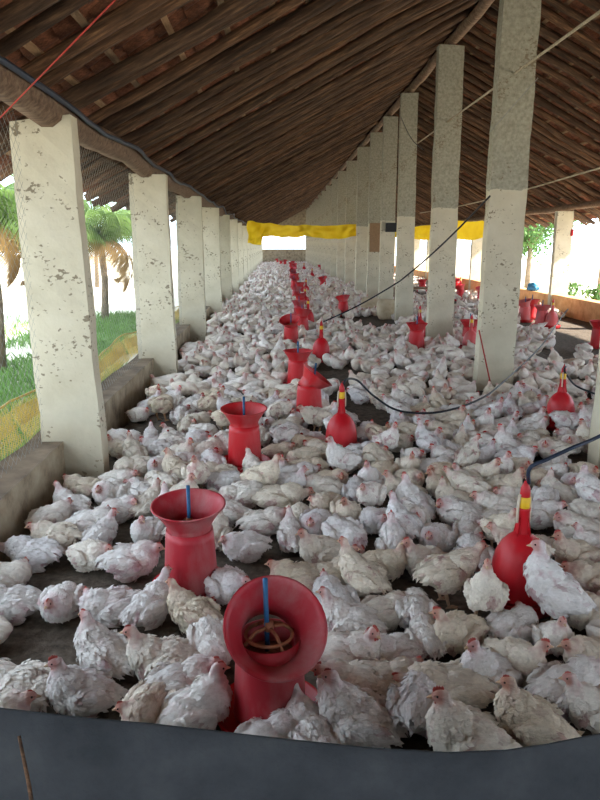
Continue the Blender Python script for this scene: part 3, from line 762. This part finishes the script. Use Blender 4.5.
# foreground birds read off the photograph: body centre px, heading in degrees (0 right, 90 away, 180 left, 270 to camera), pose, variant, scale, label
HAND = [
 (18, 692, 165, 'sit_low', 0, 1.12, 'chicken cut off by the left edge just above the grey sheet'),
 (84, 696, 195, 'sit_tall', 1, .98, 'white chicken with red comb looking left, right above the grey sheet at left'),
 (104, 656, 150, 'sit_tall', 0, 1.0, 'chicken seen from behind with pink bald patch, neck raised, looking left'),
 (62, 603, 268, 'sit_low', 1, .98, 'round puffed-up chicken facing the camera on bare litter at left'),
 (12, 605, 185, 'sit_low', 1, 1.0, 'chicken with pink flank at the left edge on bare litter'),
 (5, 578, 10, 'sit_tuck', 0, .9, 'chicken half outside the left edge beside the low wall'),
 (112, 606, 200, 'sit_tuck', 1, 1.0, 'chicken with large pink bald patch left of the dusty feeder'),
 (148, 608, 55, 'sit_up', 0, 1.0, 'cream chicken with raised head turned towards the dusty feeder'),
 (194, 614, 150, 'sit_up', 1, .95, 'chicken in front of the dusty feeder holding its head up left'),
 (90, 556, 330, 'sit_low', 0, .95, 'puffy chicken beyond the bare patch with its head low at right'),
 (130, 562, 5, 'sit_low', 1, 1.1, 'large chicken with pink back resting left of the dusty feeder'),
 (35, 554, 170, 'sit_fwd', 0, 1.05, 'chicken lying stretched out with one leg extended by the low wall'),
 (56, 538, 175, 'sit_low', 0, 1.0, 'chicken resting behind the stretched-out chicken near the low wall'),
 (90, 524, 10, 'sit_tuck', 0, 1.0, 'chicken resting in the left group near the widest pillar, lower right'),
 (72, 506, 150, 'sit_up', 0, .95, 'chicken with head up in the left group near the widest pillar'),
 (84, 489, 170, 'sit_low', 1, 1.0, 'chicken tucked against the foot of the widest pillar'),
 (118, 510, 20, 'sit_tuck', 1, .95, 'round chicken alone right of the group at the widest pillar'),
 (118, 482, 340, 'sit_low', 0, 1.0, 'chicken facing right just right of the widest pillar foot'),
 (146, 506, 60, 'sit_up', 1, .95, 'chicken with raised head left of the dusty feeder funnel'),
 (148, 531, 250, 'sit_turn', 0, .95, 'chicken touching the left side of the dusty feeder tube'),
 (166, 662, 180, 'sit_up', 0, 1.05, 'chicken looking left in the heap left of the front feeder'),
 (180, 686, 20, 'sit_low', 1, 1.0, 'ruffled chicken in the middle of the heap left of the front feeder'),
 (150, 708, 250, 'sit_tuck', 1, .95, 'chicken with loose breast feathers above the grey sheet left of the feeder'),
 (194, 716, 20, 'sit_tall', 1, 1.05, 'chicken in profile looking right at the pan of the front feeder'),
 (211, 648, 285, 'rump', 0, .95, 'chicken with upright tail feathers against the left side of the front feeder'),
 (226, 586, 315, 'sit_low', 0, 1.0, 'cream chicken between the dusty feeder and the front feeder'),
 (358, 722, 172, 'sit_tall', 0, 1.1, 'chicken with open feathers looking left at the front feeder pan from the right'),
 (312, 737, 120, 'sit_up', 1, .95, 'chicken behind the grey sheet just right of the front feeder pan'),
 (266, 742, 30, 'sit_fwd', 1, .9, 'chicken half hidden by the grey sheet in front of the front feeder'),
 (416, 712, 70, 'rump', 1, 1.05, 'fluffy chicken seen from behind, tail down, near the grey sheet'),
 (356, 690, 165, 'sit_low', 0, 1.05, 'yellowish chicken behind the open-feathered chicken by the front feeder'),
 (468, 742, 176, 'sit_tall', 1, 1.1, 'pink-necked chicken with red comb standing tall at the grey sheet'),
 (532, 726, 165, 'sit_tall', 0, 1.0, 'chicken with mottled wings looking left above the grey sheet at right'),
 (452, 690, 172, 'sit_fwd', 0, 1.1, 'long white chicken stretching its head low to the left'),
 (490, 676, 200, 'sit_tall', 1, .98, 'chicken with bright red face behind the long stretched chicken'),
 (345, 655, 350, 'sit_turn', 1, 1.05, 'pinkish chicken right of the front feeder funnel with red comb'),
 (352, 624, 160, 'sit_up', 0, 1.0, 'chicken with bluish back looking left right of the front feeder'),
 (396, 654, 195, 'sit_up', 1, .9, 'narrow pinkish chicken sitting between the front feeder and the round fluffy back'),
 (415, 614, 80, 'rump', 0, .92, 'round fluffy chicken seen from behind on bare litter at centre right'),
 (446, 572, 15, 'stand_walk', 0, 1.05, 'big standing chicken seen from the side left of the frontal chicken'),
 (486, 596, 250, 'stand_tall', 0, .98, 'standing chicken facing the camera in front of the large drinker'),
 (556, 594, 168, 'stand_tall', 1, 1.15, 'tall chicken standing right of the large drinker, looking left'),
 (552, 640, 272, 'sit_tall', 0, .85, 'small chicken facing the camera below the tall standing chicken'),
 (513, 662, 300, 'sit_turn', 0, 1.0, 'chicken with raised feather tuft and red face at lower right'),
 (460, 634, 215, 'sit_turn', 1, 1.0, 'red-faced chicken behind the long stretched chicken, looking down left'),
 (512, 628, 30, 'sit_tuck', 0, .9, 'chicken crouching under the front of the large drinker'),
 (568, 690, 20, 'sit_low', 1, 1.1, 'brownish pink bare-backed chicken at the lower right'),
 (600, 662, 170, 'sit_low', 0, 1.0, 'chicken half outside the right edge below the tall standing chicken'),
 (602, 712, 170, 'sit_up', 0, .95, 'chicken at the right edge just above the grey sheet end'),
 (588, 612, 200, 'sit_up', 1, 1.0, 'chicken crowded behind the tall chicken at the right edge'),
 (578, 556, 190, 'sit_up', 1, 1.0, 'chicken with red comb just right of the large drinker bell'),
 (592, 580, 180, 'sit_low', 1, 1.0, 'brown-shaded chicken at the right edge behind the tall chicken'),
 (384, 612, 20, 'sit_tuck', 1, .9, 'chicken resting behind the narrow pinkish chicken'),
 (330, 578, 20, 'sit_up', 1, 1.0, 'chicken with head up behind the front feeder funnel at right'),
 (298, 580, 170, 'sit_low', 1, 1.0, 'white chicken just behind the rim of the front feeder funnel'),
 (380, 566, 340, 'sit_turn', 0, .95, 'chicken with turned head above the bluish-backed chicken'),
 (246, 547, 200, 'sit_low', 0, .95, 'shaded yellowish chicken right behind the dusty feeder'),
 (262, 524, 10, 'sit_low', 1, 1.0, 'pale chicken right of the dusty feeder funnel facing right'),
 (215, 536, 80, 'sit_up', 0, .95, 'chicken pressed to the right side of the dusty feeder'),
 (277, 499, 5, 'sit_fwd', 0, 1.15, 'long white chicken in front of the third feeder'),
 (324, 552, 200, 'sit_up', 0, 1.0, 'chicken with long raised neck above the front feeder funnel'),
 (426, 640, 90, 'sit_low', 0, .85, 'dusky chicken between the fluffy back and the red-faced one'),
 (386, 684, 10, 'sit_low', 0, .95, 'yellowish chicken lying behind the fluffy tail-down chicken'),
]
for (px, py, hdg, pose, var, s, lab) in HAND:
    zc = .19 if pose.startswith('stand') else .088
    p = gz(px, py, zc * s * .78)
    BIRDS.append(dict(x=p.x, y=p.y, h=D(hdg), pose=pose, var=var, s=s * .78, label=lab, comb=.95 if 'red' in lab else .6, hand=True))
# posts and walls as obstacles
OB = list(OBST) + [(-1.38, y + .07, .26) for y in POST_L] + [(x + .18, y + .08, .26) for x, y in POST_C]
LAND += [('the widest left pillar', -1.2, 4.5), ('the second left pillar', -1.2, 7.95), ('the tallest centre pillar', 2.35, 7.35), ('the pillar at the right edge', POST_C[0][0] + .1, POST_C[0][1]),
         ('the second centre pillar', 2.6, 10.9), ('the third left pillar', -1.2, 11.4)]
BARE = [(379, 321, 22, 8), (50, 640, 62, 24), (28, 582, 40, 12), (128, 476, 24, 10), (376, 418, 22, 13), (400, 596, 22, 12), (455, 620, 30, 10), (430, 660, 26, 12), (300, 545, 20, 8), (105, 588, 40, 8), (35, 665, 60, 12),
        (560, 352, 22, 10), (590, 336, 40, 11), (555, 322, 40, 8), (300, 520, 14, 6), (480, 385, 14, 10), (205, 378, 14, 5), (390, 575, 14, 9), (338, 392, 14, 8), (230, 640, 30, 20), (120, 630, 20, 40)]
WSIT = ['sit_low'] * 6 + ['sit_tuck'] * 4 + ['sit_up'] * 4 + ['sit_turn'] * 3 + ['sit_tall'] * 2 + ['sit_fwd'] * 2 + ['sit_down'] * 2 + ['preen'] * 2 + ['rump'] * 2 + ['stand_walk', 'stand_up', 'stand_turn', 'stand_peck']
grid = {}
def ends(b, k=.045):
    c, s = math.cos(b['h']) * k, math.sin(b['h']) * k; return ((b['x'] + c, b['y'] + s), (b['x'] - c, b['y'] - s))
def ins(b):
    for q in ends(b): grid.setdefault((int(q[0] // .4), int(q[1] // .4)), []).append(q)
def free(b, r):
    for q in ends(b):
        gx_, gy_ = int(q[0] // .4), int(q[1] // .4)
        for i in (-1, 0, 1):
            for j in (-1, 0, 1):
                for o in grid.get((gx_ + i, gy_ + j), ()):
                    if (o[0] - q[0]) ** 2 + (o[1] - q[1]) ** 2 < r * r: return False
    return True
for b in BIRDS: ins(b)
R2 = random.Random(11)
def try_fill(y0, y1, n, r):
    for _ in range(n):
        y = R2.uniform(y0, y1); x = R2.uniform(-1.27, 6.2)
        px, py, w = proj((x, y, .09))
        m = 170 if y < 10 else 40
        if not (-m < px < 600 + m and py < 790): continue
        if y < 3.3 and -5 < px < 605: 
            # the front is set by hand; only squeeze extra birds into gaps on the crowded right side
            if px < 310 or py > 640: continue
        b = dict(x=x, y=y, h=R2.uniform(0, 2 * PI), pose=R2.choice(WSIT), var=R2.randint(0, 1), s=R2.uniform(.68, .84), sy=R2.uniform(.93, 1.07))
        if any(((px - a) / c) ** 2 + ((py - d) / e) ** 2 < 1 for a, d, c, e in BARE): continue
        nv = noise.noise((x * .8, y * .6, 4.2))
        if nv > .37: continue
        if y > 9 and x > 4.2 and nv > .05: continue
        if any((x - ox) ** 2 + (y - oy) ** 2 < (orr + .075) ** 2 for ox, oy, orr in OB): continue
        if not free(b, r): continue
        b['comb'] = R2.uniform(.4, .9); BIRDS.append(b); ins(b)
try_fill(1.9, 9, 14000, .123)
try_fill(9, 18, 14000, .132)
try_fill(18, 59, 30000, .155)
def pxw(b): return proj((b['x'], b['y'], .1))
for b in BIRDS: b['p'] = pxw(b)
BIRDS.sort(key=lambda b: (0 if b.get('hand') else 1, b['p'][2] if -15 < b['p'][0] < 615 else b['p'][2] + 500))
inds = BIRDS[:300]; rest = BIRDS[300:]
# labels of the birds not described by hand: nearest landmark, side, rank
sect = {}
for b in inds:
    L = min(LAND, key=lambda l: (l[1] - b['x']) ** 2 + (l[2] - b['y']) ** 2)
    dx, dy = b['x'] - L[1], b['y'] - L[2]
    side = ('right of' if dx > 0 else 'left of') if abs(dx) > abs(dy) else ('behind' if dy > 0 else 'in front of')
    sect.setdefault((L[0], side), []).append((dx * dx + dy * dy, id(b), b))
RANK = ['closest', 'second closest', 'third closest', 'fourth closest', 'fifth closest', 'sixth closest', 'seventh closest', 'eighth closest', 'ninth closest', 'tenth closest',
        'eleventh closest', 'twelfth closest', 'thirteenth closest', 'fourteenth closest', 'fifteenth closest', 'sixteenth closest', 'seventeenth closest', 'eighteenth closest', 'nineteenth closest', 'twentieth closest']
for (ln, side), lst in sect.items():
    lst.sort(key=lambda t: t[:2])
    for k, (_, _, b) in enumerate(lst):
        if b.get('label'): continue
        hdeg = math.degrees(b['h']) % 360
        face = 'right' if hdeg < 45 or hdeg > 315 else 'away' if hdeg < 135 else 'left' if hdeg < 225 else 'the camera'
        rk = RANK[k] if k < 20 else '%dth closest' % (k + 1)
        b['label'] = '%s chicken facing %s, %s %s %s' % ('standing' if b['pose'].startswith('stand') else 'resting', face, rk, side, ln)
for k, b in enumerate(inds):
    o = place_bird(b, k < 130)
    tag(o, b['label'], 'chicken', 'white broiler chickens on the litter')
# the remaining flock, farther off
Vs, Fs, Cs = [], [], []; off = 0
for b in rest:
    P = PROTO[(b['pose'], b['var'])]; v, f, c = P['lods'][0 if b['p'][2] < 20 else 1]
    ch, sh = math.cos(b['h']), math.sin(b['h']); Rm = np.array(((ch, -sh, 0), (sh, ch, 0), (0, 0, 1)))
    Vs.append((v * b['s']) @ Rm.T + np.array((b['x'], b['y'], 0))); Fs.append(f + off)
    t = R2.uniform(0, 1); Cs.append(c * (np.array((1, .985, .97)) * (1 - t) + np.array((.9, .84, .73)) * t)); off += len(v)
o = link('chicken_flock', fast_mesh('chicken_flock', np.concatenate(Vs), np.concatenate(Fs), [M_BIRD], np.concatenate(Cs)))
tag(o, 'distant crowd of white chickens filling the far part of the shed', 'chickens', kind='stuff')
print('BIRDS', len(BIRDS), 'rest', len(rest), 'tris', sum(len(f) for f in Fs), 'farthest individual y', max(b['y'] for b in inds))

# ------------------------------------------------------------------ grey sheet across the foreground
def sheet():
    tops = [(-330, 690), (-150, 698), (0, 708), (75, 715), (150, 723), (225, 733), (300, 743), (375, 752), (450, 758), (510, 757), (550, 751), (600, 739), (680, 722), (900, 700)]
    P = []
    for i in range(len(tops) - 1):
        for k in range(5):
            u = k / 5; a, b = tops[i], tops[i + 1]; P.append(gy(a[0] + (b[0] - a[0]) * u, a[1] + (b[1] - a[1]) * u, 1.15))
    mb = MB(); nz_ = 9; V = []
    for i, p in enumerate(P):
        for k in range(nz_):
            t = k / (nz_ - 1); y = 1.15 - .10 * (1 - t) + .012 * noise.noise((p.x * 3, t * 2, 0)) + .01 * math.sin(p.x * 4)
            V.append((p.x, y, p.z * t))
    n = len(P); m = len(V)
    V += [(x, y + .007, z) for x, y, z in V]
    Fc = []
    for i in range(n - 1):
        for k in range(nz_ - 1):
            a = i * nz_ + k; Fc.append((a, a + nz_, a + nz_ + 1, a + 1)); Fc.append((m + a, m + a + 1, m + a + nz_ + 1, m + a + nz_))
        a = i * nz_ + nz_ - 1; Fc.append((a, a + nz_, m + a + nz_, m + a))
    mb.add(V, Fc); tag(mb.build('partition_sheet', M_SHEET), 'dark grey flexible sheet standing across the foreground as a low barrier', 'sheet')
    a, b = gy(19, 736, 1.10), gy(36, 830, 1.02)
    MB().tube([a, (a + b) / 2 + Vector((.002, 0, 0)), b, Vector((b.x + .01, b.y - .02, 0.0))], [.003, .0035, .004, .004], 6).build('stick', MW_RAFT)
sheet()
tag(bpy.data.objects['stick'], 'thin brown stick leaning on the grey sheet at lower left', 'stick')

# ------------------------------------------------------------------ yellow net along the left wall, wire mesh in the openings
def net(i, y0, y1):
    root = empty('plastic_net', (-1.73, y0, .08))
    def surf(u, v):      # u along, v up 0..1
        y = u * (y1 - y0); sag = .07 * math.sin(PI * u)
        x = -.03 + .05 * math.sin(v * 5.2) * (.6 + .4 * math.sin(u * 7 + i)) + .02 * noise.noise((u * 6, v * 2, i))
        return Vector((x, y, v * (.45 - sag) + .012 * noise.noise((u * 9, v, i * 2))))
    L = y1 - y0; Hh = .42; c = .034
    nd = int((L + Hh) / c)
    for lay in range(3):                       # the net is folded over: three layers, the outer ones shorter
        mb = MB(); vtop = 1.0 - .06 * lay; vbot = (0, .42, .62)[lay]
        for s in (1, -1):
            for k in range(nd + 1):
                t0 = k * c - (Hh if s == 1 else 0) + lay * .011; pts = []
                for q in range(9):
                    v = q / 8; a = t0 + (v * Hh if s == 1 else -v * Hh)
                    if 0 <= a <= L: pts.append((a / L, vbot + (vtop - vbot) * v))
                for p, q in zip(pts, pts[1:]):
                    A, B = surf(*p), surf(*q); o = Vector((.014 * lay + .012 * noise.noise((p[0] * 20, p[1] * 3, lay * 5)), 0, 0)); w = Vector((0, .0055, .004 * s))
                    A = A + o; B = B + o; mb.add([A - w, A + w, B + w, B - w], [(0, 1, 2, 3)])
        mb.build('mesh_layer', M_NET, root)
    MB().tube([surf(k / 20, 1.0) + Vector((.01, 0, .0)) for k in range(21)], .008, 6).build('top_cord', M_NET, root)
    return root
NETL = ['yellow plastic net folded on the low wall left of the widest pillar', 'yellow plastic net sagging between the first two left pillars',
        'yellow plastic net between the second and third left pillars', 'yellow plastic net between the third and fourth left pillars', 'yellow plastic net between the fourth and fifth left pillars']
for i in range(5):
    tag(net(i, POST_L[i] + .1, POST_L[i + 1] + .1), NETL[i], 'net', 'yellow nets along the left wall')
def wires():
    mb = MB(); c = .075; z0, z1 = .28, 2.32; Hh = z1 - z0
    for b in range(5):
        y0, y1 = POST_L[b] + .15, POST_L[b + 1]; L = y1 - y0
        for s in (1, -1):
            for k in range(int((L + Hh) / c) + 1):
                t0 = k * c - (Hh if s == 1 else 0)
                a0, a1 = (t0, t0 + Hh) if s == 1 else (t0, t0 - Hh)
                lo, hi = 0.0, 1.0     # clip to the bay
                for A in (0.0, L):
                    if (a0 - A) * (a1 - A) < 0:
                        u = (A - a0) / (a1 - a0)
                        if (a0 < 0) or (a0 > L): lo = max(lo, u)
                        else: hi = min(hi, u)
                if hi <= lo or not (-1e-6 <= a0 + (a1 - a0) * (lo + hi) / 2 <= L): continue
                P = [Vector((-1.545, y0 + a0 + (a1 - a0) * u, z0 + Hh * u)) for u in (lo, hi)]
                mb.tube(P, .0009, 3, cap=False)
    tag(mb.build('wire_netting', M_WIRE), 'fine wire netting stretched across the openings between the left pillars', 'netting', kind='stuff')
wires()

# ------------------------------------------------------------------ outside on the left: grass, palms
def grass():
    r = np.random.default_rng(5); V = []; Fc = []
    for _ in range(26000):
        y = r.uniform(2.0, 17); x = -1.75 - abs(r.normal(0, 1.6))
        if x < -6.5 or noise.noise((x * .7, y * .5, 1)) < -.35: continue
        px, py, w = proj((x, y, 0))
        if px < -60 or px > 240: continue
        h = r.uniform(.06, .20); a = r.uniform(0, 6.28); b = r.uniform(.2, .9); wd = r.uniform(.005, .011)
        c, s = math.cos(a), math.sin(a); o = len(V)
        V += [(x - s * wd, y + c * wd, -.17), (x + s * wd, y - c * wd, -.17), (x + c * h * b * .4 + s * wd * .7, y + s * h * b * .4 - c * wd * .7, -.16 + h * .6),
              (x + c * h * b, y + s * h * b, -.16 + h)]
        Fc += [(o, o + 1, o + 2), (o, o + 2, o + 3)]
    tag(link('grass', fast_mesh('grass', np.array(V), np.array(Fc), [M_GRASS], smooth=False)), 'short green grass outside the left wall in the shade of the eaves', 'grass', kind='stuff')
grass()
def frond(L, droop, seed, lw):
    mb = MB(); n = 16; pts = []; r = random.Random(seed)
    p = Vector((0, 0, 0)); a = .9
    for k in range(n + 1):
        pts.append(p.copy()); p += Vector((math.cos(a), 0, math.sin(a))) * L / n; a -= droop / n * (.5 + k / n)
    mb.tube(pts, [.022 * (1 - .8 * k / n) for k in range(n + 1)], 5)
    for k in range(2, n * 3):
        t = k / (n * 3); q = pts[min(int(t * n), n - 1)].lerp(pts[min(int(t * n) + 1, n)], t * n - int(t * n))
        for s in (-1, 1):
            l = lw * math.sin(PI * min(1, t * .85 + .15)) * r.uniform(.8, 1.1) + .05
            d = Vector((.55, s * .8, -.35 + r.uniform(-.15, .1))).normalized(); w = Vector((.016, 0, .006))
            m1 = q + d * l * .5 + Vector((0, 0, .01)); e = q + d * l + Vector((0, 0, -.25 * l))
            mb.add([q - w * .6, q + w * .6, m1 + w, e, m1 - w], [(0, 1, 2, 4), (4, 2, 3)])
    return mb
def palm(x, y, zc, n, L, seed, label, dry=2, droop=2.2):
    r = random.Random(seed); t = empty('palm_tree', (x, y, -.16))
    H_ = zc + .16
    MB().tube([(0, 0, 0), (.05, .02, H_ * .5), (0, 0, H_)], [.09, .07, .085], 10).build('trunk', M_BARK, t)
    for k in range(n):
        az = 2 * PI * k / n + r.uniform(-.2, .2); d = (k * 5) % n < dry
        mb = frond(L * r.uniform(.8, 1.1), (droop if not d else 3.4) * r.uniform(.8, 1.15), seed * 20 + k, L * .28)
        mb.build('frond', M_DRYPALM if d else M_PALM, t, loc=(0, 0, H_), rot=(0, r.uniform(-.35, .35) if not d else .9, az + (PI if d else 0)))
    return tag(t, label, 'palm')
palm(-3.75, 9.3, 1.85, 26, 1.35, 3, 'palm with hanging dry orange fronds at the left edge outside the shed', 4, 3.4)
palm(-3.95, 16.0, 1.7, 30, 1.9, 5, 'bright green palm outside between the first two left pillars', 2, 3.0)
palm(-8.5, 19, 3.0, 13, 2.3, 8, 'paler palm behind the others outside the left opening', 1)
palm(-7.4, 29, 2.8, 12, 2.2, 9, 'distant palm outside beyond the second left pillar', 1)

# ------------------------------------------------------------------ outside on the right: trees and weeds
def leafy(name, x, y, zc, R, n, seed, label, cat, leaf=.09, trunk=True, m=M_TREE, flat=.8):
    r = np.random.default_rng(seed); t = empty(name, (x, y, -.16)); zc = zc + .16
    mb = MB()
    if trunk:
        mb.tube([(0, 0, 0), (.04, .05, zc * .5), (0, 0, zc)], [.12, .09, .05], 9)
        for k in range(6):
            a = k * 1.05; mb.tube([(0, 0, zc * .6), (math.cos(a) * R * .5, math.sin(a) * R * .5, zc), (math.cos(a) * R * .85, math.sin(a) * R * .85, zc + R * .3)], [.05, .03, .012], 6)
    else:
        for k in range(5):
            a = k * 1.3; mb.tube([(0, 0, 0), (math.cos(a) * R * .4, math.sin(a) * R * .4, zc)], [.012, .006], 5)
    mb.build('trunk' if trunk else 'stem', M_BARK, t)
    cl = r.normal(0, 1, (14, 3)); cl /= np.linalg.norm(cl, axis=1)[:, None]; cl *= R * r.uniform(.35, .95, (14, 1))
    c = cl[r.integers(0, 14, n)] + r.normal(0, R * .22, (n, 3)); c[:, 2] = c[:, 2] * flat + zc
    c[:, 2] = np.maximum(c[:, 2], .04)
    d = r.normal(0, 1, (n, 3)); d /= np.linalg.norm(d, axis=1)[:, None]; e = np.cross(d, r.normal(0, 1, (n, 3))); e /= np.linalg.norm(e, axis=1)[:, None]
    l = r.uniform(.6, 1.3, (n, 1)) * leaf
    V = np.stack([c - d * l, c + e * l * .4, c + d * l, c - e * l * .4], 1).reshape(-1, 3); Fq = np.arange(4 * n).reshape(-1, 4)
    link('foliage', fast_mesh('foliage', V, Fq, [m], smooth=False), t)
    return tag(t, label, cat)
leafy('broadleaf_tree', 9.8, 27, 2.5, 1.5, 3000, 4, 'pale green tree outside, right of the tallest pillar', 'tree', .10)
leafy('broadleaf_tree', 9.2, 19.5, 3.0, 1.0, 1600, 6, 'tree with dark leafy twigs outside, right of the white pillar', 'tree', .09)
leafy('broadleaf_tree', 10.6, 15.8, 1.5, .8, 1200, 7, 'light green sapling outside at the right edge', 'tree', .08)
leafy('broadleaf_tree', 13.0, 38, 3.0, 2.6, 3000, 8, 'large hazy tree far outside on the right', 'tree', .14)
for i, (x, y, R_) in enumerate([(7.1, 16.6, .28), (7.2, 15.4, .3), (7.05, 14.4, .22)]):
    leafy('weed', x, y, .42, R_, 160, 30 + i, ['weed behind the orange wall at the foot of the white pillar', 'weed behind the orange wall right of the white pillar', 'small weed behind the orange wall at the right edge'][i], 'weed', .07, False)

# ------------------------------------------------------------------ yellow tarpaulin hung across the shed
def tarp():
    K = [(247, 222, 243, 25), (254, 221, 244, 25), (261, 222, 244, 25), (263, 223, 236, 25), (280, 225, 236, 24.6), (300, 225, 237, 24), (322, 226, 238, 23.5), (345, 225, 238, 23), (366, 222, 233, 22.6), (380, 224, 236, 22.3),
         (415, 227, 239, 21.5), (440, 223, 240, 20.5), (460, 221, 238, 19.8), (475, 219, 239, 19.2), (487, 220, 237, 18.7)]
    V = []; nn = 0; m = 9
    for i in range(len(K) - 1):
        for q in range(8):
            u = q / 8; a, b = K[i], K[i + 1]; px, t, bo, Y = [a[k] + (b[k] - a[k]) * u for k in range(4)]
            T, B = gy(px, t, Y), gy(px, bo, Y); nn += 1
            for k in range(m):
                s = k / (m - 1); p = T.lerp(B, s)
                w = .10 * math.sin(s * 3 + nn * .05) + .16 * noise.noise((p.x * 3.5, s * 3, 0)) + .20 * noise.noise((p.x * 5 + s * 2, s * 2.5, 3))
                V.append((p.x + .3 * w, p.y - w, p.z + .10 * noise.noise((p.x * 2.5, s * .6, 8))))
    mb = MB(); mb.add(V, [(i * m + k, (i + 1) * m + k, (i + 1) * m + k + 1, i * m + k + 1) for i in range(nn - 1) for k in range(m - 1)])
    tag(mb.build('tarpaulin', M_TARP), 'bright yellow tarpaulin slung across the shed at eave height', 'tarpaulin')
tarp()

# ------------------------------------------------------------------ sacks, bench and fixtures by the centre pillars
def sack(x, y, w, d, h, rz, lean, label, seed):
    bm = bmesh.new(); bmesh.ops.create_cube(bm, size=1); bmesh.ops.subdivide_edges(bm, edges=bm.edges[:], cuts=7, use_grid_fill=True)
    for v in bm.verts:
        c = v.co * 2; t = (c.z + 1) / 2
        k = 1 - .25 * abs(c.z) ** 4
        px = c.x * k * (1 - .12 * abs(c.y) ** 3); py = c.y * (1 - .30 * abs(c.x) ** 4) * (1 - .75 * max(0, t - .75) * 3.2 * .6)
        n = .06 * noise.noise(Vector(c) * 1.6 + Vector((seed, 0, 0)))
        v.co = Vector((px * w / 2 * (1 + n), py * d / 2 * (1 + n) + lean * t * h, t * h))
    o = bm_obj('feed_sack', bm, [M_SACK], None, True); o.location = (x, y, 0); o.rotation_euler = (0, 0, rz)
    return tag(o, label, 'sack', 'beige sacks by the centre pillars')
p = gz(386, 319); sack(p.x, p.y, .40, .24, .42, .15, .06, 'beige sack against the left side of the third centre pillar', 1)
p = gz(370, 313); sack(p.x, p.y, .44, .24, .36, -.2, .05, 'paler beige sack left of the other, in front of the bench', 2)
def bench(x0, x1, y, z):
    t = empty('wooden_bench', ((x0 + x1) / 2, y, 0)); w = (x1 - x0) / 2
    for k in range(3): MB().box((-w - .03 * k, -.27 + k * .19, z - .035), (w + .02 * k, -.10 + k * .19, z)).build('board', MW_BEAM, t, False)
    for a in (-.85, .85):
        for b in (-.2, .2): MB().tube([(a * w, b, 0), (a * w * .98, b, z - .03)], [.035, .03], 8).build('leg', MW_BEAM, t)
    return tag(t, 'low brown wooden bench behind the sacks between the centre pillars', 'bench')
bench(2.95, 4.3, 17.9, .48)
a, b = gy(370, 223, 18.86), gy(384, 252, 18.86)
tag(MB().box((a.x, 18.845, b.z), (b.x, 18.875, a.z)).build('notice_board', M_CARD, None, False), 'brown rectangular board on the sixth centre pillar', 'board')
a, b = gy(386, 223, 16.55), gy(397, 232, 16.55)
mb = MB().box((a.x, 16.48, b.z), (b.x, 16.6, a.z)); mb.box((a.x + .03, 16.47, b.z + .03), (b.x - .03, 16.485, a.z - .03))
tag(mb.build('switch_box', M_BLACKBOX, None, False), 'small black box on a tall centre pillar above the brown board', 'box')
# blue bundle on the right wall
bm = bmesh.new(); bmesh.ops.create_icosphere(bm, subdivisions=3, radius=1)
for v in bm.verts: v.co = Vector((v.co.x * .12, v.co.y * .26, max(v.co.z, -.55) * .13)) * (1 + .35 * noise.noise(v.co * 2.3))
o = bm_obj('plastic_bundle', bm, [M_BLUEBAG], None, True); o.location = (6.55, 17.6, .48); tag(o, 'blue plastic bundle lying on the orange wall beside the tallest pillar', 'bundle')
# small red can hanging at the right pillar
pc = gy(572, 232, 15.7); t = empty('hanging_can', (pc.x, pc.y, pc.z - .09))
MB().lathe([(0, 0), (.03, 0), (.035, .02), (.035, .12), (.02, .15), (0, .15)], 14).build('body', M_RED, t)
MB().tube([(0, 0, .17), (0, 0, .62)], .003, 5).build('hanger', M_WIRE, t)
tag(t, 'small red can hanging under the right eave beside the white pillar', 'can')

# ------------------------------------------------------------------ ropes and wires
def line(name, a, b, r, m, label, sag=0.0, cat='rope'):
    P = [a.lerp(b, k / 16) + Vector((0, 0, -sag * math.sin(PI * k / 16))) for k in range(17)]
    return tag(MB().tube(P, r, 6).build(name, m), label, cat)
line('rope', gy(418, 143, 13.9), gy(612, 3, 5.0), .012, M_ROPE, 'pale rope slanting up to the right across the tall centre pillars')
line('rope', gy(420, 213, 13.9), gy(610, 165, 6.0), .008, M_ROPE, 'thin pale rope running level across the tallest pillar', .05)
line('wire', gy(401, 117, 14.0), gy(424, 150, 10.7), .006, M_HOSE, 'thin dark wire between the third and second centre pillars', .1, 'wire')
line('wire', gy(490, 132, 7.25), gy(538, 78, 7.25), .004, M_WIRE, 'dark wire slanting around the upper part of the tallest pillar', 0, 'wire')
line('wire', gy(-8, 126, 3.6), gy(121, -6, 2.9), .0035, M_REDWIRE, 'thin red wire stretched across the roof poles at upper left', 0, 'wire')
line('hose', gy(490, 196, 7.25), gy(400, 281, 9.2), .010, M_HOSE, 'black water hose slanting down from the tallest pillar past the others', .04, 'hose')
line('hose', gy(400, 281, 9.2), gy(323, 322, 9.2), .010, M_HOSE, 'black water hose reaching the far drinker of the middle row', .03, 'hose')
line('cord', gy(479, 330, 7.27), gy(491, 386, 7.24), .008, M_REDWIRE, 'reddish cord hanging down the front of the tallest pillar', 0, 'cord')
